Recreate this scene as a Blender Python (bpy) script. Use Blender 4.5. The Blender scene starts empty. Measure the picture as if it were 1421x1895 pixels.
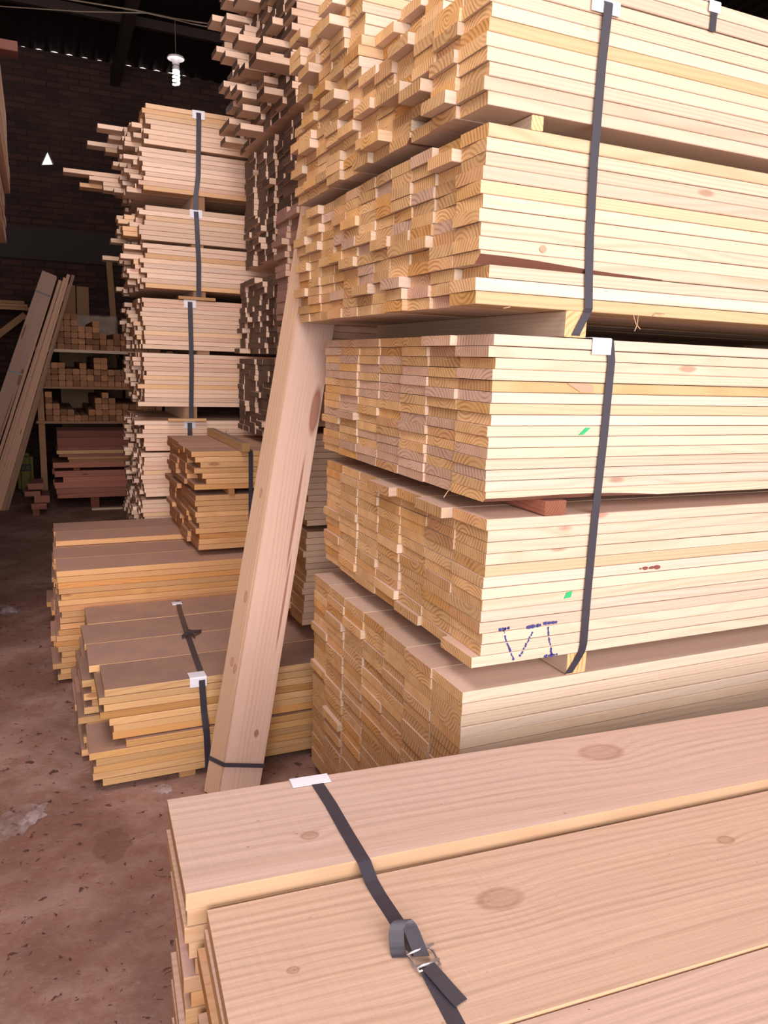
import bpy, bmesh, math, random
from mathutils import Vector, Matrix

# ------------------------------------------------------------------ camera, light, exposure
scene = bpy.context.scene
COL = scene.collection
rad = math.radians


def make_camera():
    y, p, r = rad(24.4), rad(10.95), rad(1.97)
    f = Vector((math.sin(y) * math.cos(p), math.cos(y) * math.cos(p), -math.sin(p)))
    r0 = Vector((math.cos(y), -math.sin(y), 0))
    u0 = r0.cross(f)
    rt = math.cos(r) * r0 + math.sin(r) * u0
    up = rt.cross(f)
    m = Matrix.Identity(4)
    for i in range(3):
        m[i][0] = rt[i]; m[i][1] = up[i]; m[i][2] = -f[i]
    m[0][3], m[1][3], m[2][3] = 0, 0, 1.55
    cd = bpy.data.cameras.new('camera')
    cd.sensor_fit = 'VERTICAL'
    cd.sensor_height = 36
    cd.sensor_width = 27
    cd.lens = 36 * 1420 / 1895
    cd.clip_start = 0.02
    c = bpy.data.objects.new('camera', cd)
    c.matrix_world = m
    COL.objects.link(c)
    scene.camera = c


make_camera()
scene.view_settings.view_transform = 'Standard'
scene.view_settings.look = 'None'
scene.view_settings.gamma = 1
scene.view_settings.use_curve_mapping = False
scene.view_settings.exposure = 0.0
scene.cycles.use_denoising = True
scene.cycles.max_bounces = 6
scene.cycles.diffuse_bounces = 4

world = bpy.data.worlds.new('world')
scene.world = world
world.use_nodes = True
bg = world.node_tree.nodes['Background']
bg.inputs[0].default_value = (1.0, 0.91, 0.88, 1)      # overcast daylight outside the shed
bg.inputs[1].default_value = 1.6


def area_light(name, loc, target, sx, sy, power, color):
    ld = bpy.data.lights.new(name, 'AREA')
    ld.shape = 'RECTANGLE'; ld.size = sx; ld.size_y = sy; ld.energy = power; ld.color = color
    o = bpy.data.objects.new(name, ld)
    o.location = loc
    d = Vector(target) - Vector(loc)
    o.rotation_euler = d.to_track_quat('-Z', 'Y').to_euler()
    COL.objects.link(o)
    return o


# daylight entering by the big open doorway behind the photographer
area_light('doorway_daylight', (0.1, -3.2, 2.4), (0.8, 3.0, 0.9), 5.0, 3.2, 405, (1.0, 0.925, 0.91))
# added fill lamp over the aisle, brightens end faces and floor; no real opening
area_light('overhead_fill', (-0.6, 1.2, 4.9), (-0.1, 2.2, 0), 1.2, 3.0, 108, (1.0, 0.85, 0.80))

rng = random.Random(7)
R = rng.uniform

# ------------------------------------------------------------------ node helpers


class NT:
    def __init__(self, name):
        self.m = bpy.data.materials.new(name)
        self.m.use_nodes = True
        self.t = self.m.node_tree
        self.b = self.t.nodes['Principled BSDF']

    def n(self, typ, **kw):
        nd = self.t.nodes.new(typ)
        for k, v in kw.items():
            setattr(nd, k, v)
        return nd

    def l(self, a, b):
        self.t.links.new(a, b)

    def put(self, sock, v):
        if isinstance(v, bpy.types.NodeSocket):
            self.l(v, sock)
        else:
            sock.default_value = v

    def math(self, op, a, b=None, c=None, clamp=False):
        nd = self.n('ShaderNodeMath', operation=op, use_clamp=clamp)
        self.put(nd.inputs[0], a)
        if b is not None: self.put(nd.inputs[1], b)
        if c is not None: self.put(nd.inputs[2], c)
        return nd.outputs[0]

    def vmath(self, op, a, b=None):
        nd = self.n('ShaderNodeVectorMath', operation=op)
        self.put(nd.inputs[0], a)
        if b is not None: self.put(nd.inputs[1], b)
        return nd.outputs[1] if op in ('LENGTH', 'DISTANCE') else nd.outputs[0]

    def mix(self, f, a, b, mode='MIX'):
        nd = self.n('ShaderNodeMix', data_type='RGBA', blend_type=mode)
        self.put(nd.inputs[0], f)
        for i, v in ((6, a), (7, b)):
            if isinstance(v, tuple) and len(v) == 3: v = v + (1,)
            self.put(nd.inputs[i], v)
        return nd.outputs[2]

    def ramp(self, f, lo, hi, tolo=0.0, tohi=1.0):
        nd = self.n('ShaderNodeMapRange')
        nd.interpolation_type = 'SMOOTHSTEP'
        self.put(nd.inputs[0], f)
        for i, v in ((1, lo), (2, hi), (3, tolo), (4, tohi)):
            nd.inputs[i].default_value = v
        return nd.outputs[0]

    def noise(self, vec, scale, detail=2, rough=0.5, dist=0.0):
        nd = self.n('ShaderNodeTexNoise')
        self.put(nd.inputs['Vector'], vec)
        nd.inputs['Scale'].default_value = scale
        nd.inputs['Detail'].default_value = detail
        nd.inputs['Roughness'].default_value = rough
        nd.inputs['Distortion'].default_value = dist
        return nd.outputs['Fac'] if 'Fac' in nd.outputs else nd.outputs[0]

    def xyz(self, x, y, z):
        nd = self.n('ShaderNodeCombineXYZ')
        self.put(nd.inputs[0], x); self.put(nd.inputs[1], y); self.put(nd.inputs[2], z)
        return nd.outputs[0]


def plain(name, col, rough=0.6, metal=0.0, emit=None, strength=1.0, alpha=None, trans=None):
    t = NT(name)
    t.b.inputs['Base Color'].default_value = tuple(col) + (1,)
    t.b.inputs['Roughness'].default_value = rough
    t.b.inputs['Metallic'].default_value = metal
    if emit:
        t.b.inputs['Emission Color'].default_value = tuple(emit) + (1,)
        t.b.inputs['Emission Strength'].default_value = strength
    if alpha is not None: t.b.inputs['Alpha'].default_value = alpha
    if trans is not None: t.b.inputs['Transmission Weight'].default_value = trans
    return t.m


def wood(name, light, dark, ring=0.007, contrast=0.35, end=False, wobble=0.02, dust=None,
         dustamt=0.0, knots=(), saw=0.0, value=(0.86, 1.08), knotty=0.6, bump=0.15, pith=(0.14, 0.10), kcore=0.35):
    t = NT(name)
    tc = t.n('ShaderNodeTexCoord')
    oi = t.n('ShaderNodeObjectInfo')
    sp = t.n('ShaderNodeSeparateXYZ'); t.l(tc.outputs['Object'], sp.inputs[0])
    x, y, z = sp.outputs
    wn = t.n('ShaderNodeTexWhiteNoise', noise_dimensions='1D'); t.l(oi.outputs['Random'], wn.inputs['W'])
    ws = t.n('ShaderNodeSeparateXYZ'); t.l(wn.outputs['Color'], ws.inputs[0])
    r1, r2, r3 = ws.outputs
    off = t.math('MULTIPLY', oi.outputs['Random'], 57.0)
    cy = t.math('MULTIPLY_ADD', r1, pith[0] * 2, -pith[0] * 0.5)
    cz = t.math('MULTIPLY_ADD', r2, pith[1] * 2, -pith[1])
    xo = t.math('ADD', x, off)
    nA = t.noise(t.xyz(t.math('MULTIPLY', xo, 1.3), t.math('MULTIPLY', y, 4.0), t.math('MULTIPLY', z, 4.0)), 1.0, 2)
    nA = t.math('MULTIPLY', t.math('SUBTRACT', nA, 0.5), wobble * 3)
    nB = t.noise(t.xyz(t.math('MULTIPLY', xo, 0.9), t.math('MULTIPLY_ADD', y, 3.0, 9.0), z), 1.0, 1)
    nB = t.math('MULTIPLY', t.math('SUBTRACT', nB, 0.5), wobble * 2)
    yy = t.math('ADD', t.math('SUBTRACT', y, cy), nA)
    zz = t.math('ADD', t.math('SUBTRACT', z, cz), nB)
    rr = t.vmath('LENGTH', t.xyz(0.0, yy, zz))
    rr = t.math('MULTIPLY', rr, t.math('MULTIPLY_ADD', r3, 0.5, 0.75))
    kfac = None
    for (kx, ky, ka, kb) in knots:
        d = t.vmath('LENGTH', t.xyz(t.math('DIVIDE', t.math('SUBTRACT', x, kx), ka),
                                    t.math('DIVIDE', t.math('SUBTRACT', y, ky), kb), 0.0))
        d = t.math('ADD', d, t.math('MULTIPLY', nA, 6.0))
        g = t.math('DIVIDE', 1.0, t.math('MULTIPLY_ADD', t.math('MULTIPLY', d, d), 0.35, 1.0))
        rr = t.math('ADD', rr, t.math('MULTIPLY', g, kb * 1.6))
        core = t.ramp(d, 0.75, 1.05, 1.0, 0.0)
        rim = t.math('MULTIPLY', t.ramp(d, 0.7, 0.95), t.ramp(d, 1.0, 1.3, 1.0, 0.0))
        kf = t.math('ADD', t.math('MULTIPLY', core, kcore), t.math('MULTIPLY', rim, 0.4))
        kfac = kf if kfac is None else t.math('MAXIMUM', kfac, kf)
    ringv = t.math('MULTIPLY_ADD', t.math('SINE', t.math('MULTIPLY', rr, 2 * math.pi / ring)), 0.5, 0.5)
    ringv = t.math('POWER', ringv, 1.8)
    ringv = t.math('MULTIPLY', ringv, t.ramp(t.noise(t.xyz(xo, t.math('MULTIPLY', y, 22.0), t.math('MULTIPLY', z, 22.0)), 1.0, 2), 0.3, 0.65, 0.35, 1.0))
    fib = t.noise(t.xyz(t.math('MULTIPLY', xo, 5.0), t.math('MULTIPLY', y, 160.0), t.math('MULTIPLY', z, 160.0)), 1.0, 2)
    big = t.noise(t.xyz(t.math('MULTIPLY', xo, 0.7), t.math('MULTIPLY', y, 9.0), t.math('MULTIPLY', z, 9.0)), 1.0, 2)
    f = t.math('MULTIPLY', ringv, contrast)
    f = t.math('ADD', f, t.math('MULTIPLY', t.math('SUBTRACT', big, 0.45), 0.55), clamp=True)
    c = t.mix(f, light, dark)
    c = t.mix(1.0, c, t.n('ShaderNodeCombineColor').outputs[0] if 0 else oi.outputs['Color'], 'MULTIPLY')
    # small scattered knots
    if knotty > 0:
        vo = t.n('ShaderNodeTexVoronoi')
        t.l(t.xyz(t.math('MULTIPLY', xo, 2.2), t.math('MULTIPLY_ADD', y, 7.0, off), t.math('MULTIPLY', z, 7.0)), vo.inputs['Vector'])
        vo.inputs['Scale'].default_value = 1.0
        vo.inputs['Randomness'].default_value = 1.0
        kd = t.math('ADD', vo.outputs['Distance'], t.math('MULTIPLY', t.math('SUBTRACT', fib, 0.5), 0.03))
        kn = t.ramp(kd, 0.045, 0.085, knotty, 0.0)
        c = t.mix(kn, c, tuple(v * k for v, k in zip(dark, (0.55, 0.35, 0.3))))
    if kfac is not None:
        c = t.mix(kfac, c, tuple(v * k for v, k in zip(dark, (0.55, 0.33, 0.25))))
    val = t.math('MULTIPLY_ADD', r3, value[1] - value[0], value[0])
    val = t.math('MULTIPLY', val, t.math('MULTIPLY_ADD', fib, 0.16, 0.92))
    if saw > 0:
        sw = t.noise(t.xyz(t.math('MULTIPLY', t.math('ADD', xo, t.math('MULTIPLY', y, 0.12)), 260.0), t.math('MULTIPLY', y, 3.0), 0.0), 1.0, 2)
        val = t.math('MULTIPLY', val, t.math('MULTIPLY_ADD', sw, saw, 1.0 - saw / 2))
        sk_ = t.noise(t.xyz(t.math('MULTIPLY', xo, 70.0), t.math('MULTIPLY', y, 95.0), 3.0), 1.0, 2)
        c = t.mix(t.ramp(sk_, 0.73, 0.78, 0.0, 0.7), c, (0.16, 0.07, 0.045))
        bl_ = t.noise(t.xyz(t.math('MULTIPLY', xo, 3.0), t.math('MULTIPLY', y, 9.0), 1.0), 1.0, 3)
        c = t.mix(t.ramp(bl_, 0.45, 0.7, 0.0, 0.45), c, (0.54, 0.37, 0.29))
    if dust:
        gn = t.n('ShaderNodeNewGeometry')
        gs = t.n('ShaderNodeSeparateXYZ'); t.l(gn.outputs['Normal'], gs.inputs[0])
        pn = t.noise(tc.outputs['Object'], 6.0, 4, 0.6)
        df = t.math('MULTIPLY', t.ramp(gs.outputs[2], 0.8, 0.95), t.math('MULTIPLY_ADD', pn, dustamt * 0.8, dustamt * 0.6), clamp=True)
        c = t.mix(df, c, dust)
    hs = t.n('ShaderNodeHueSaturation')
    t.l(c, hs.inputs['Color']); t.put(hs.inputs['Value'], val)
    c = hs.outputs[0]
    t.l(c, t.b.inputs['Base Color'])
    t.b.inputs['Roughness'].default_value = 0.72
    t.b.inputs['Specular IOR Level'].default_value = 0.22
    bp = t.n('ShaderNodeBump'); bp.inputs['Strength'].default_value = bump
    bp.inputs['Distance'].default_value = 0.0015
    t.l(t.math('ADD', fib, t.math('MULTIPLY', ringv, 0.6)), bp.inputs['Height'])
    t.l(bp.outputs[0], t.b.inputs['Normal'])
    return t.m


PINK = (0.50, 0.335, 0.265)
M = {}
M['pine'] = wood('pine_face', (0.65, 0.515, 0.40), (0.56, 0.39, 0.265), contrast=0.6, dust=(0.62, 0.42, 0.34), dustamt=0.7)
M['pine_end'] = wood('pine_end_grain', (0.84, 0.54, 0.27), (0.50, 0.235, 0.09), ring=0.0110, contrast=0.85, knotty=0.15, wobble=0.010, pith=(0.12, 0.075), value=(0.8, 1.12))
M['grey_end'] = wood('dark_end_grain', (0.15, 0.095, 0.07), (0.075, 0.045, 0.032), contrast=0.6, knotty=0, wobble=0.008, value=(0.55, 1.3))  # end grain much darker than the long faces of the same boards
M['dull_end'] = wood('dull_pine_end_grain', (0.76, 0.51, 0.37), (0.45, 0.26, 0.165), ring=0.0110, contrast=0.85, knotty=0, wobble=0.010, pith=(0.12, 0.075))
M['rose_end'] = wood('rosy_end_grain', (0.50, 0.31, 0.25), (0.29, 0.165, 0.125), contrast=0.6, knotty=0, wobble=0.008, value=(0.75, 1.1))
M['tan'] = wood('tan_face', (0.66, 0.41, 0.20), (0.48, 0.25, 0.10), contrast=0.5, value=(0.78, 1.15), dust=(0.34, 0.215, 0.18), dustamt=0.9)
M['tan_end'] = wood('tan_end_grain', (0.50, 0.29, 0.13), (0.27, 0.13, 0.05), contrast=0.7, knotty=0.1, wobble=0.008)
M['orange'] = wood('orange_face', (0.63, 0.36, 0.17), (0.47, 0.22, 0.09), contrast=0.5, value=(0.8, 1.15), dust=(0.42, 0.26, 0.21), dustamt=0.9)
M['orange_end'] = wood('orange_end_grain', (0.42, 0.20, 0.085), (0.24, 0.10, 0.04), contrast=0.6, knotty=0.1, wobble=0.008)
M['cream'] = wood('cream_face', (0.81, 0.59, 0.445), (0.67, 0.44, 0.31), contrast=0.5, dust=(0.4, 0.26, 0.2), dustamt=0.6)
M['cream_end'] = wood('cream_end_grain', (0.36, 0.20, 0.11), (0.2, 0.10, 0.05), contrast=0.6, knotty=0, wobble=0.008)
M['red'] = wood('red_face', (0.48, 0.20, 0.14), (0.29, 0.10, 0.07), contrast=0.5, dust=(0.2, 0.1, 0.08), dustamt=0.8)
M['red_end'] = wood('red_end_grain', (0.27, 0.10, 0.06), (0.14, 0.05, 0.03), contrast=0.6)
M['stick'] = wood('stick_face', (0.42, 0.23, 0.12), (0.28, 0.14, 0.07), contrast=0.5)
M['stick_end'] = wood('stick_end_grain', (0.46, 0.22, 0.11), (0.26, 0.11, 0.055), contrast=0.6, value=(0.55, 1.3))
M['plank'] = wood('rosy_plank_face', (0.65, 0.45, 0.365), (0.51, 0.30, 0.22), kcore=0.75, ring=0.012, contrast=0.4, wobble=0.01, pith=(0.1, 0.02),
                  knots=((1.43, 0.122, 0.085, 0.017), (0.235, 0.10, 0.013, 0.008), (1.05, 0.112, 0.20, 0.005), (0.72, 0.122, 0.16, 0.004), (1.86, 0.02, 0.08, 0.008)))
M['plank_plain'] = wood('plain_plank_face', (0.60, 0.40, 0.285), (0.47, 0.28, 0.19), ring=0.012, contrast=0.4, wobble=0.01, pith=(0.1, 0.02),
                        knots=((0.48, 0.035, 0.016, 0.008), (0.46, 0.055, 0.016, 0.008), (0.72, 0.05, 0.02, 0.008), (1.1, 0.04, 0.016, 0.007)))
TOPL, TOPD = (0.57, 0.405, 0.345), (0.43, 0.285, 0.225)
M['slab_a'] = wood('wide_board_face', TOPL, TOPD, ring=0.018, contrast=0.45, wobble=0.02, saw=0.14, value=(1, 1), knotty=0.0, pith=(0.03, 0.03), bump=0.35,
                   knots=((0.215, 0.088, 0.014, 0.010), (0.87, 0.19, 0.045, 0.028)))
M['slab_b'] = wood('wide_board_face_knotty', (0.575, 0.395, 0.305), (0.43, 0.27, 0.19), ring=0.016, contrast=0.5, wobble=0.03, saw=0.16, value=(1, 1), knotty=0.0, pith=(0.02, 0.03), bump=0.35,
                   knots=((0.43, 0.205, 0.036, 0.022), (0.88, 0.215, 0.016, 0.011), (0.095, 0.165, 0.008, 0.006)))
M['slab_end'] = wood('sawn_end_grain', (0.62, 0.36, 0.17), (0.38, 0.18, 0.08), contrast=0.7, knotty=0, wobble=0.008, value=(0.75, 1.1))
M['slab_side'] = wood('wide_board_edge', (0.55, 0.36, 0.225), (0.44, 0.26, 0.14), contrast=0.4, knotty=0.1)
M['bark'] = plain('bark_edge', (0.19, 0.075, 0.05), 0.9)
M['strap'] = plain('black_strap', (0.045, 0.04, 0.055), 0.33)
M['white'] = plain('white_plastic', (0.80, 0.80, 0.90), 0.45)
M['steel'] = plain('galvanised_wire', (0.55, 0.52, 0.55), 0.35, 0.9)
M['green'] = plain('green_wax', (0.03, 0.42, 0.16), 0.7)
M['blue'] = plain('blue_wax', (0.05, 0.05, 0.22), 0.7)


def stretch_film():
    t = NT('clear_plastic_film')
    t.b.inputs['Base Color'].default_value = (0.75, 0.66, 0.72, 1)
    t.b.inputs['Roughness'].default_value = 0.25
    n = t.noise(t.n('ShaderNodeTexCoord').outputs['Object'], 9, 3)
    t.l(t.ramp(n, 0.4, 0.75, 0.05, 0.28), t.b.inputs['Alpha'])
    return t.m


M['film'] = stretch_film()


def brick_mat():
    t = NT('dark_red_brick')
    g = t.n('ShaderNodeNewGeometry')
    sp = t.n('ShaderNodeSeparateXYZ'); t.l(g.outputs['Position'], sp.inputs[0])
    v = t.xyz(t.math('ADD', sp.outputs[0], sp.outputs[1]), sp.outputs[2], 0.0)
    b = t.n('ShaderNodeTexBrick')
    t.l(v, b.inputs['Vector'])
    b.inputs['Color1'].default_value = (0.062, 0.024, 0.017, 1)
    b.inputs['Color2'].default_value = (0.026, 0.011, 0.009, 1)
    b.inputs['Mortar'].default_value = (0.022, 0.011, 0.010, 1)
    b.inputs['Scale'].default_value = 1.0
    b.inputs['Brick Width'].default_value = 0.23
    b.inputs['Row Height'].default_value = 0.068
    b.inputs['Mortar Size'].default_value = 0.009
    b.inputs['Mortar Smooth'].default_value = 0.4
    n = t.noise(g.outputs['Position'], 1.6, 4, 0.65)
    c = t.mix(t.ramp(n, 0.45, 0.75, 0.0, 0.5), b.outputs['Color'], (0.08, 0.038, 0.028))
    t.l(c, t.b.inputs['Base Color'])
    t.b.inputs['Roughness'].default_value = 0.9
    bp = t.n('ShaderNodeBump'); bp.inputs['Strength'].default_value = 0.6; bp.inputs['Distance'].default_value = 0.01
    t.l(b.outputs['Fac'], bp.inputs['Height']); bp.invert = True
    t.l(bp.outputs[0], t.b.inputs['Normal'])
    return t.m


def floor_mat():
    t = NT('worn_concrete_floor')
    g = t.n('ShaderNodeNewGeometry')
    p = g.outputs['Position']
    a = t.noise(p, 2.2, 6, 0.65)
    b = t.noise(p, 9.0, 5, 0.7)
    s = t.noise(t.vmath('MULTIPLY', p, (26.0, 26.0, 1.0)), 1.0, 3, 0.6, 0.6)
    c = t.mix(t.ramp(a, 0.35, 0.65), (0.205, 0.11, 0.085), (0.36, 0.225, 0.19))
    c = t.mix(t.ramp(b, 0.45, 0.65, 0.0, 0.7), c, (0.24, 0.115, 0.085))
    c = t.mix(t.ramp(s, 0.62, 0.68, 0.0, 0.9), c, (0.07, 0.032, 0.026))
    s2 = t.noise(p, 60.0, 2, 0.6)
    c = t.mix(t.ramp(s2, 0.6, 0.75, 0.0, 0.35), c, (0.4, 0.27, 0.23))
    # a damp patch with its own outline
    q = t.vmath('SUBTRACT', p, (0.15, 2.37, 0.0))
    d = t.math('ADD', t.vmath('LENGTH', t.vmath('MULTIPLY', q, (15.0, 9.5, 1.0))), t.math('MULTIPLY', t.math('SUBTRACT', b, 0.5), 1.6))
    c = t.mix(t.ramp(d, 0.78, 0.9, 0.6, 0.0), c, (0.17, 0.085, 0.06))
    t.l(c, t.b.inputs['Base Color'])
    t.b.inputs['Roughness'].default_value = 0.75
    t.b.inputs['Specular IOR Level'].default_value = 0.3
    bp = t.n('ShaderNodeBump'); bp.inputs['Strength'].default_value = 0.5; bp.inputs['Distance'].default_value = 0.006
    t.l(t.math('SUBTRACT', b, s), bp.inputs['Height'])
    t.l(bp.outputs[0], t.b.inputs['Normal'])
    return t.m


M['brick'] = brick_mat()
M['floor'] = floor_mat()
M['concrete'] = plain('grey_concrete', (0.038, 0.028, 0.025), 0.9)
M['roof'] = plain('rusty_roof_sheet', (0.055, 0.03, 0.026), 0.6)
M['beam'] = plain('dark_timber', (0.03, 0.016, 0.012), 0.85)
M['cable'] = plain('brown_cable', (0.10, 0.07, 0.045), 0.6)
M['ceramic'] = plain('white_ceramic', (0.45, 0.43, 0.44), 0.35)
M['lamp'] = plain('glowing_tube', (1, 1, 1), 0.4, emit=(1.0, 0.97, 1.0), strength=40)
M['yellow'] = plain('yellow_bag', (0.16, 0.135, 0.012), 0.6)
M['black'] = plain('black_print', (0.012, 0.012, 0.015), 0.6)
M['ply'] = wood('plywood_face', (0.40, 0.27, 0.16), (0.31, 0.19, 0.11), ring=0.05, contrast=0.4, knotty=0)

# ------------------------------------------------------------------ mesh and object helpers


def link(name, mesh, parent=None, loc=(0, 0, 0), rot=(0, 0, 0), color=None):
    o = bpy.data.objects.new(name, mesh)
    o.location = loc; o.rotation_euler = rot
    if color: o.color = tuple(color) + (1,)
    if parent: o.parent = parent
    COL.objects.link(o)
    return o


def mesh_from(verts, faces, mats, idx=None, smooth=False, name='mesh'):
    me = bpy.data.meshes.new(name)
    me.from_pydata(verts, [], faces)
    for m in mats: me.materials.append(m)
    if idx: me.polygons.foreach_set('material_index', idx)
    if smooth: me.polygons.foreach_set('use_smooth', [True] * len(me.polygons))
    me.update()
    return me


def tag(o, label, cat, group=None):
    o['label'] = label; o['category'] = cat
    if group: o['group'] = group
    return o


def structure(o):
    o['kind'] = 'structure'; return o


def box_data(x0, x1, y0, y1, z0, z1, base=0):
    v = [(x0, y0, z0), (x1, y0, z0), (x1, y1, z0), (x0, y1, z0), (x0, y0, z1), (x1, y0, z1), (x1, y1, z1), (x0, y1, z1)]
    f = [(0, 3, 2, 1), (4, 5, 6, 7), (0, 1, 5, 4), (1, 2, 6, 5), (2, 3, 7, 6), (3, 0, 4, 7)]
    return v, [tuple(i + base for i in q) for q in f]


def board_data(L, w, t, nseg, ch, bow, wane, wr, skew=0.0, base=0, rise=0.0):
    """A sawn board along +X from 0 to L; octagonal section, slight warp; end faces get slot 1, bark edge slot 2."""
    V, F, I = [], [], []
    p1, p2, p3 = wr.uniform(0, 6), wr.uniform(0, 6), wr.uniform(0, 6)
    for i in range(nseg + 1):
        u = i / nseg
        x = L * u
        a = ch * wr.uniform(0.5, 1.3)
        wv = 0.0
        if wane: wv = wane * max(0.0, 1 - u * L / 0.5) ** 0.5 * (0.75 + 0.25 * math.sin(u * 31 + p3))
        dz = bow * math.sin(u * 5 + p1) + rise * min(1.0, u * 2) ** 1.3
        dy = bow * 1.6 * math.sin(u * 4 + p2)
        lo = max(a, wv)
        sec = [(lo, 0), (w - a, 0), (w, a), (w, t - a), (w - a, t), (a, t), (0, t - a), (0, min(t - a * 1.2, max(a, wv * 0.9)))]
        for (yy, zz) in sec:
            xx = x + (skew * (yy / w - 0.5) if i == 0 else 0.0)
            V.append((xx, yy + dy, zz + dz))
    for i in range(nseg):
        for k in range(8):
            a0 = base + i * 8 + k; a1 = base + i * 8 + (k + 1) % 8
            F.append((a0, a0 + 8, a1 + 8, a1))
            I.append(2 if (wane and k == 7 and (i + 0.5) / nseg * L < 0.5) else 0)
    F.append(tuple(base + k for k in range(8))); I.append(1)
    F.append(tuple(base + nseg * 8 + k for k in reversed(range(8)))); I.append(1)
    return V, F, I


_cache = {}


def board_mesh(L, w, t, face, end, var=0, nseg=8, ch=0.0016, bow=0.0004, wane=0.0):
    key = (round(L, 4), round(w, 4), round(t, 4), face, end, var, round(wane, 4))
    if key not in _cache:
        wr = random.Random(int(L * 1000) + int(w * 10000) * 7 + int(t * 1e5) * 13 + var * 101)
        V, F, I = board_data(L, w, t, 44 if wane else nseg, ch, bow, wane, wr, skew=wr.uniform(-0.004, 0.004))
        mats = [M[face] if isinstance(face, str) else face, M[end], M['bark']]
        _cache[key] = mesh_from(V, F, mats, I, name='board')
    return _cache[key]


ONES = ['', 'first', 'second', 'third', 'fourth', 'fifth', 'sixth', 'seventh', 'eighth', 'ninth', 'tenth', 'eleventh', 'twelfth',
        'thirteenth', 'fourteenth', 'fifteenth', 'sixteenth', 'seventeenth', 'eighteenth', 'nineteenth']
TENS = {2: 'twent', 3: 'thirt', 4: 'fort', 5: 'fift', 6: 'sixt', 7: 'sevent', 8: 'eight', 9: 'ninet'}


def ordinal(n):
    if n < 20: return ONES[n]
    a, b = divmod(n, 10)
    return TENS[a] + ('ieth' if b == 0 else 'y-' + ONES[b])


TINTS = [('pale', (1.06, 1.08, 1.13)), ('pale', (1.04, 1.03, 1.02)), ('plain', (1, 1, 1)), ('plain', (0.97, 0.96, 0.94)),
         ('golden', (1.0, 0.93, 0.78)), ('pinkish', (1.0, 0.92, 0.93)), ('orange', (0.97, 0.83, 0.62))]
TW = [3, 4, 5, 4, 2, 2, 1]


def pick_tint():
    return rng.choices(TINTS, TW)[0]


def row_ranges(z_top, z_bottom, t):
    n = max(1, int(round((z_top - z_bottom) / t)))
    return n, (z_top - z_bottom) / n


def stack(kind, where, group, x0, y0, ncol, w, z_top, z_bottom, t, L, face, end, jit=0.012, out=0.0, outp=0.0,
          rot=0.0, origin=None, wane_at=(), special=None, skip=None, colref='column from the corner', row0=0,
          stuff_cols=None, stuff=None, stuff_fn=None, gapy=0.0015, gapz=0.0012, tints=True, nvar=5, coljit=0.006, bow=0.0004, colbase=0, dull=0.0):
    """Rows of boards stacked on edge to edge; every board is an object of its own."""
    n, tt = row_ranges(z_top, z_bottom, t)
    made = []
    for c in range(ncol):
        cj = R(-coljit, coljit) * (0.2 if c == 0 else 1)
        for r in range(n):
            if skip and skip(r, c): continue
            zb = z_top - (r + 1) * tt + gapz * 0.2
            xs = x0 + cj + R(-jit, jit)
            if rng.random() < outp * (0.3 if c == 0 else 1): xs -= R(0.3, 1.0) * out
            yb = y0 + c * w + gapy / 2 + R(-0.0002, 0.0002)
            if c == 0: yb += R(-0.0015, 0.001)
            tn, tint = pick_tint() if tints else ('plain', (0.84, 0.79, 0.76))
            wane = 0.0
            if (r, c) in wane_at: wane = tt * 0.8
            f_, e_ = face, ('dull_end' if rng.random() < dull else end)
            if special and (r, c) in special:
                s = special[(r, c)]
                xs += s.get('dx', 0); tn = s.get('tn', tn); tint = s.get('tint', tint)
            var = rng.randrange(nvar)
            if (stuff_cols is not None and c >= stuff_cols and not (special and (r, c) in special)) or (stuff_fn is not None and stuff_fn(r, c)):
                V, F, I = board_data(L, w - gapy, tt - gapz, 1, 0.0015, 0, 0, rng, base=len(stuff[0]))
                stuff[0].extend((a + xs, b + yb, d + zb) for a, b, d in V); stuff[1].extend(F); stuff[2].extend(I)
                continue
            me = board_mesh(L, w - gapy, tt - gapz, f_, e_, var, wane=wane, bow=bow)
            if origin is None:
                loc = (xs, yb, zb)
            else:
                cr, sr = math.cos(rot), math.sin(rot)
                loc = (origin[0] + xs * cr - yb * sr, origin[1] + xs * sr + yb * cr, zb)
            o = link(kind, me, loc=loc, rot=(0, 0, rot), color=tint)
            look = {'plain': '', }.get(tn, tn + ' ')
            lab = '%sboard, %s row down, %s column %s, %s' % (look, ordinal(r + 1 + row0), ordinal(c + 1 + colbase), colref, where)
            tag(o, lab, 'board', group)
            made.append((r, c, o))
    return made


def box_thing(name, x0, x1, y0, y1, z0, z1, mat, label, cat, group=None, endmat=None, rot=0.0):
    """A short squared block or lath with eased edges, its length along its longest side."""
    dx, dy, dz = x1 - x0, y1 - y0, z1 - z0
    e = endmat or mat
    if dx >= dy:
        V, F, I = board_data(dx, dy, dz, 4, 0.0015, 0.0003, 0, rng)
        o = link(name, mesh_from(V, F, [mat, e, M['bark']], I), loc=(x0, y0, z0), rot=(0, 0, rot))
    else:
        V, F, I = board_data(dy, dx, dz, 4, 0.0015, 0.0003, 0, rng)
        o = link(name, mesh_from(V, F, [mat, e, M['bark']], I), loc=(x1, y0, z0), rot=(0, 0, math.pi / 2 + rot))
    return tag(o, label, cat, group)


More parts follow.
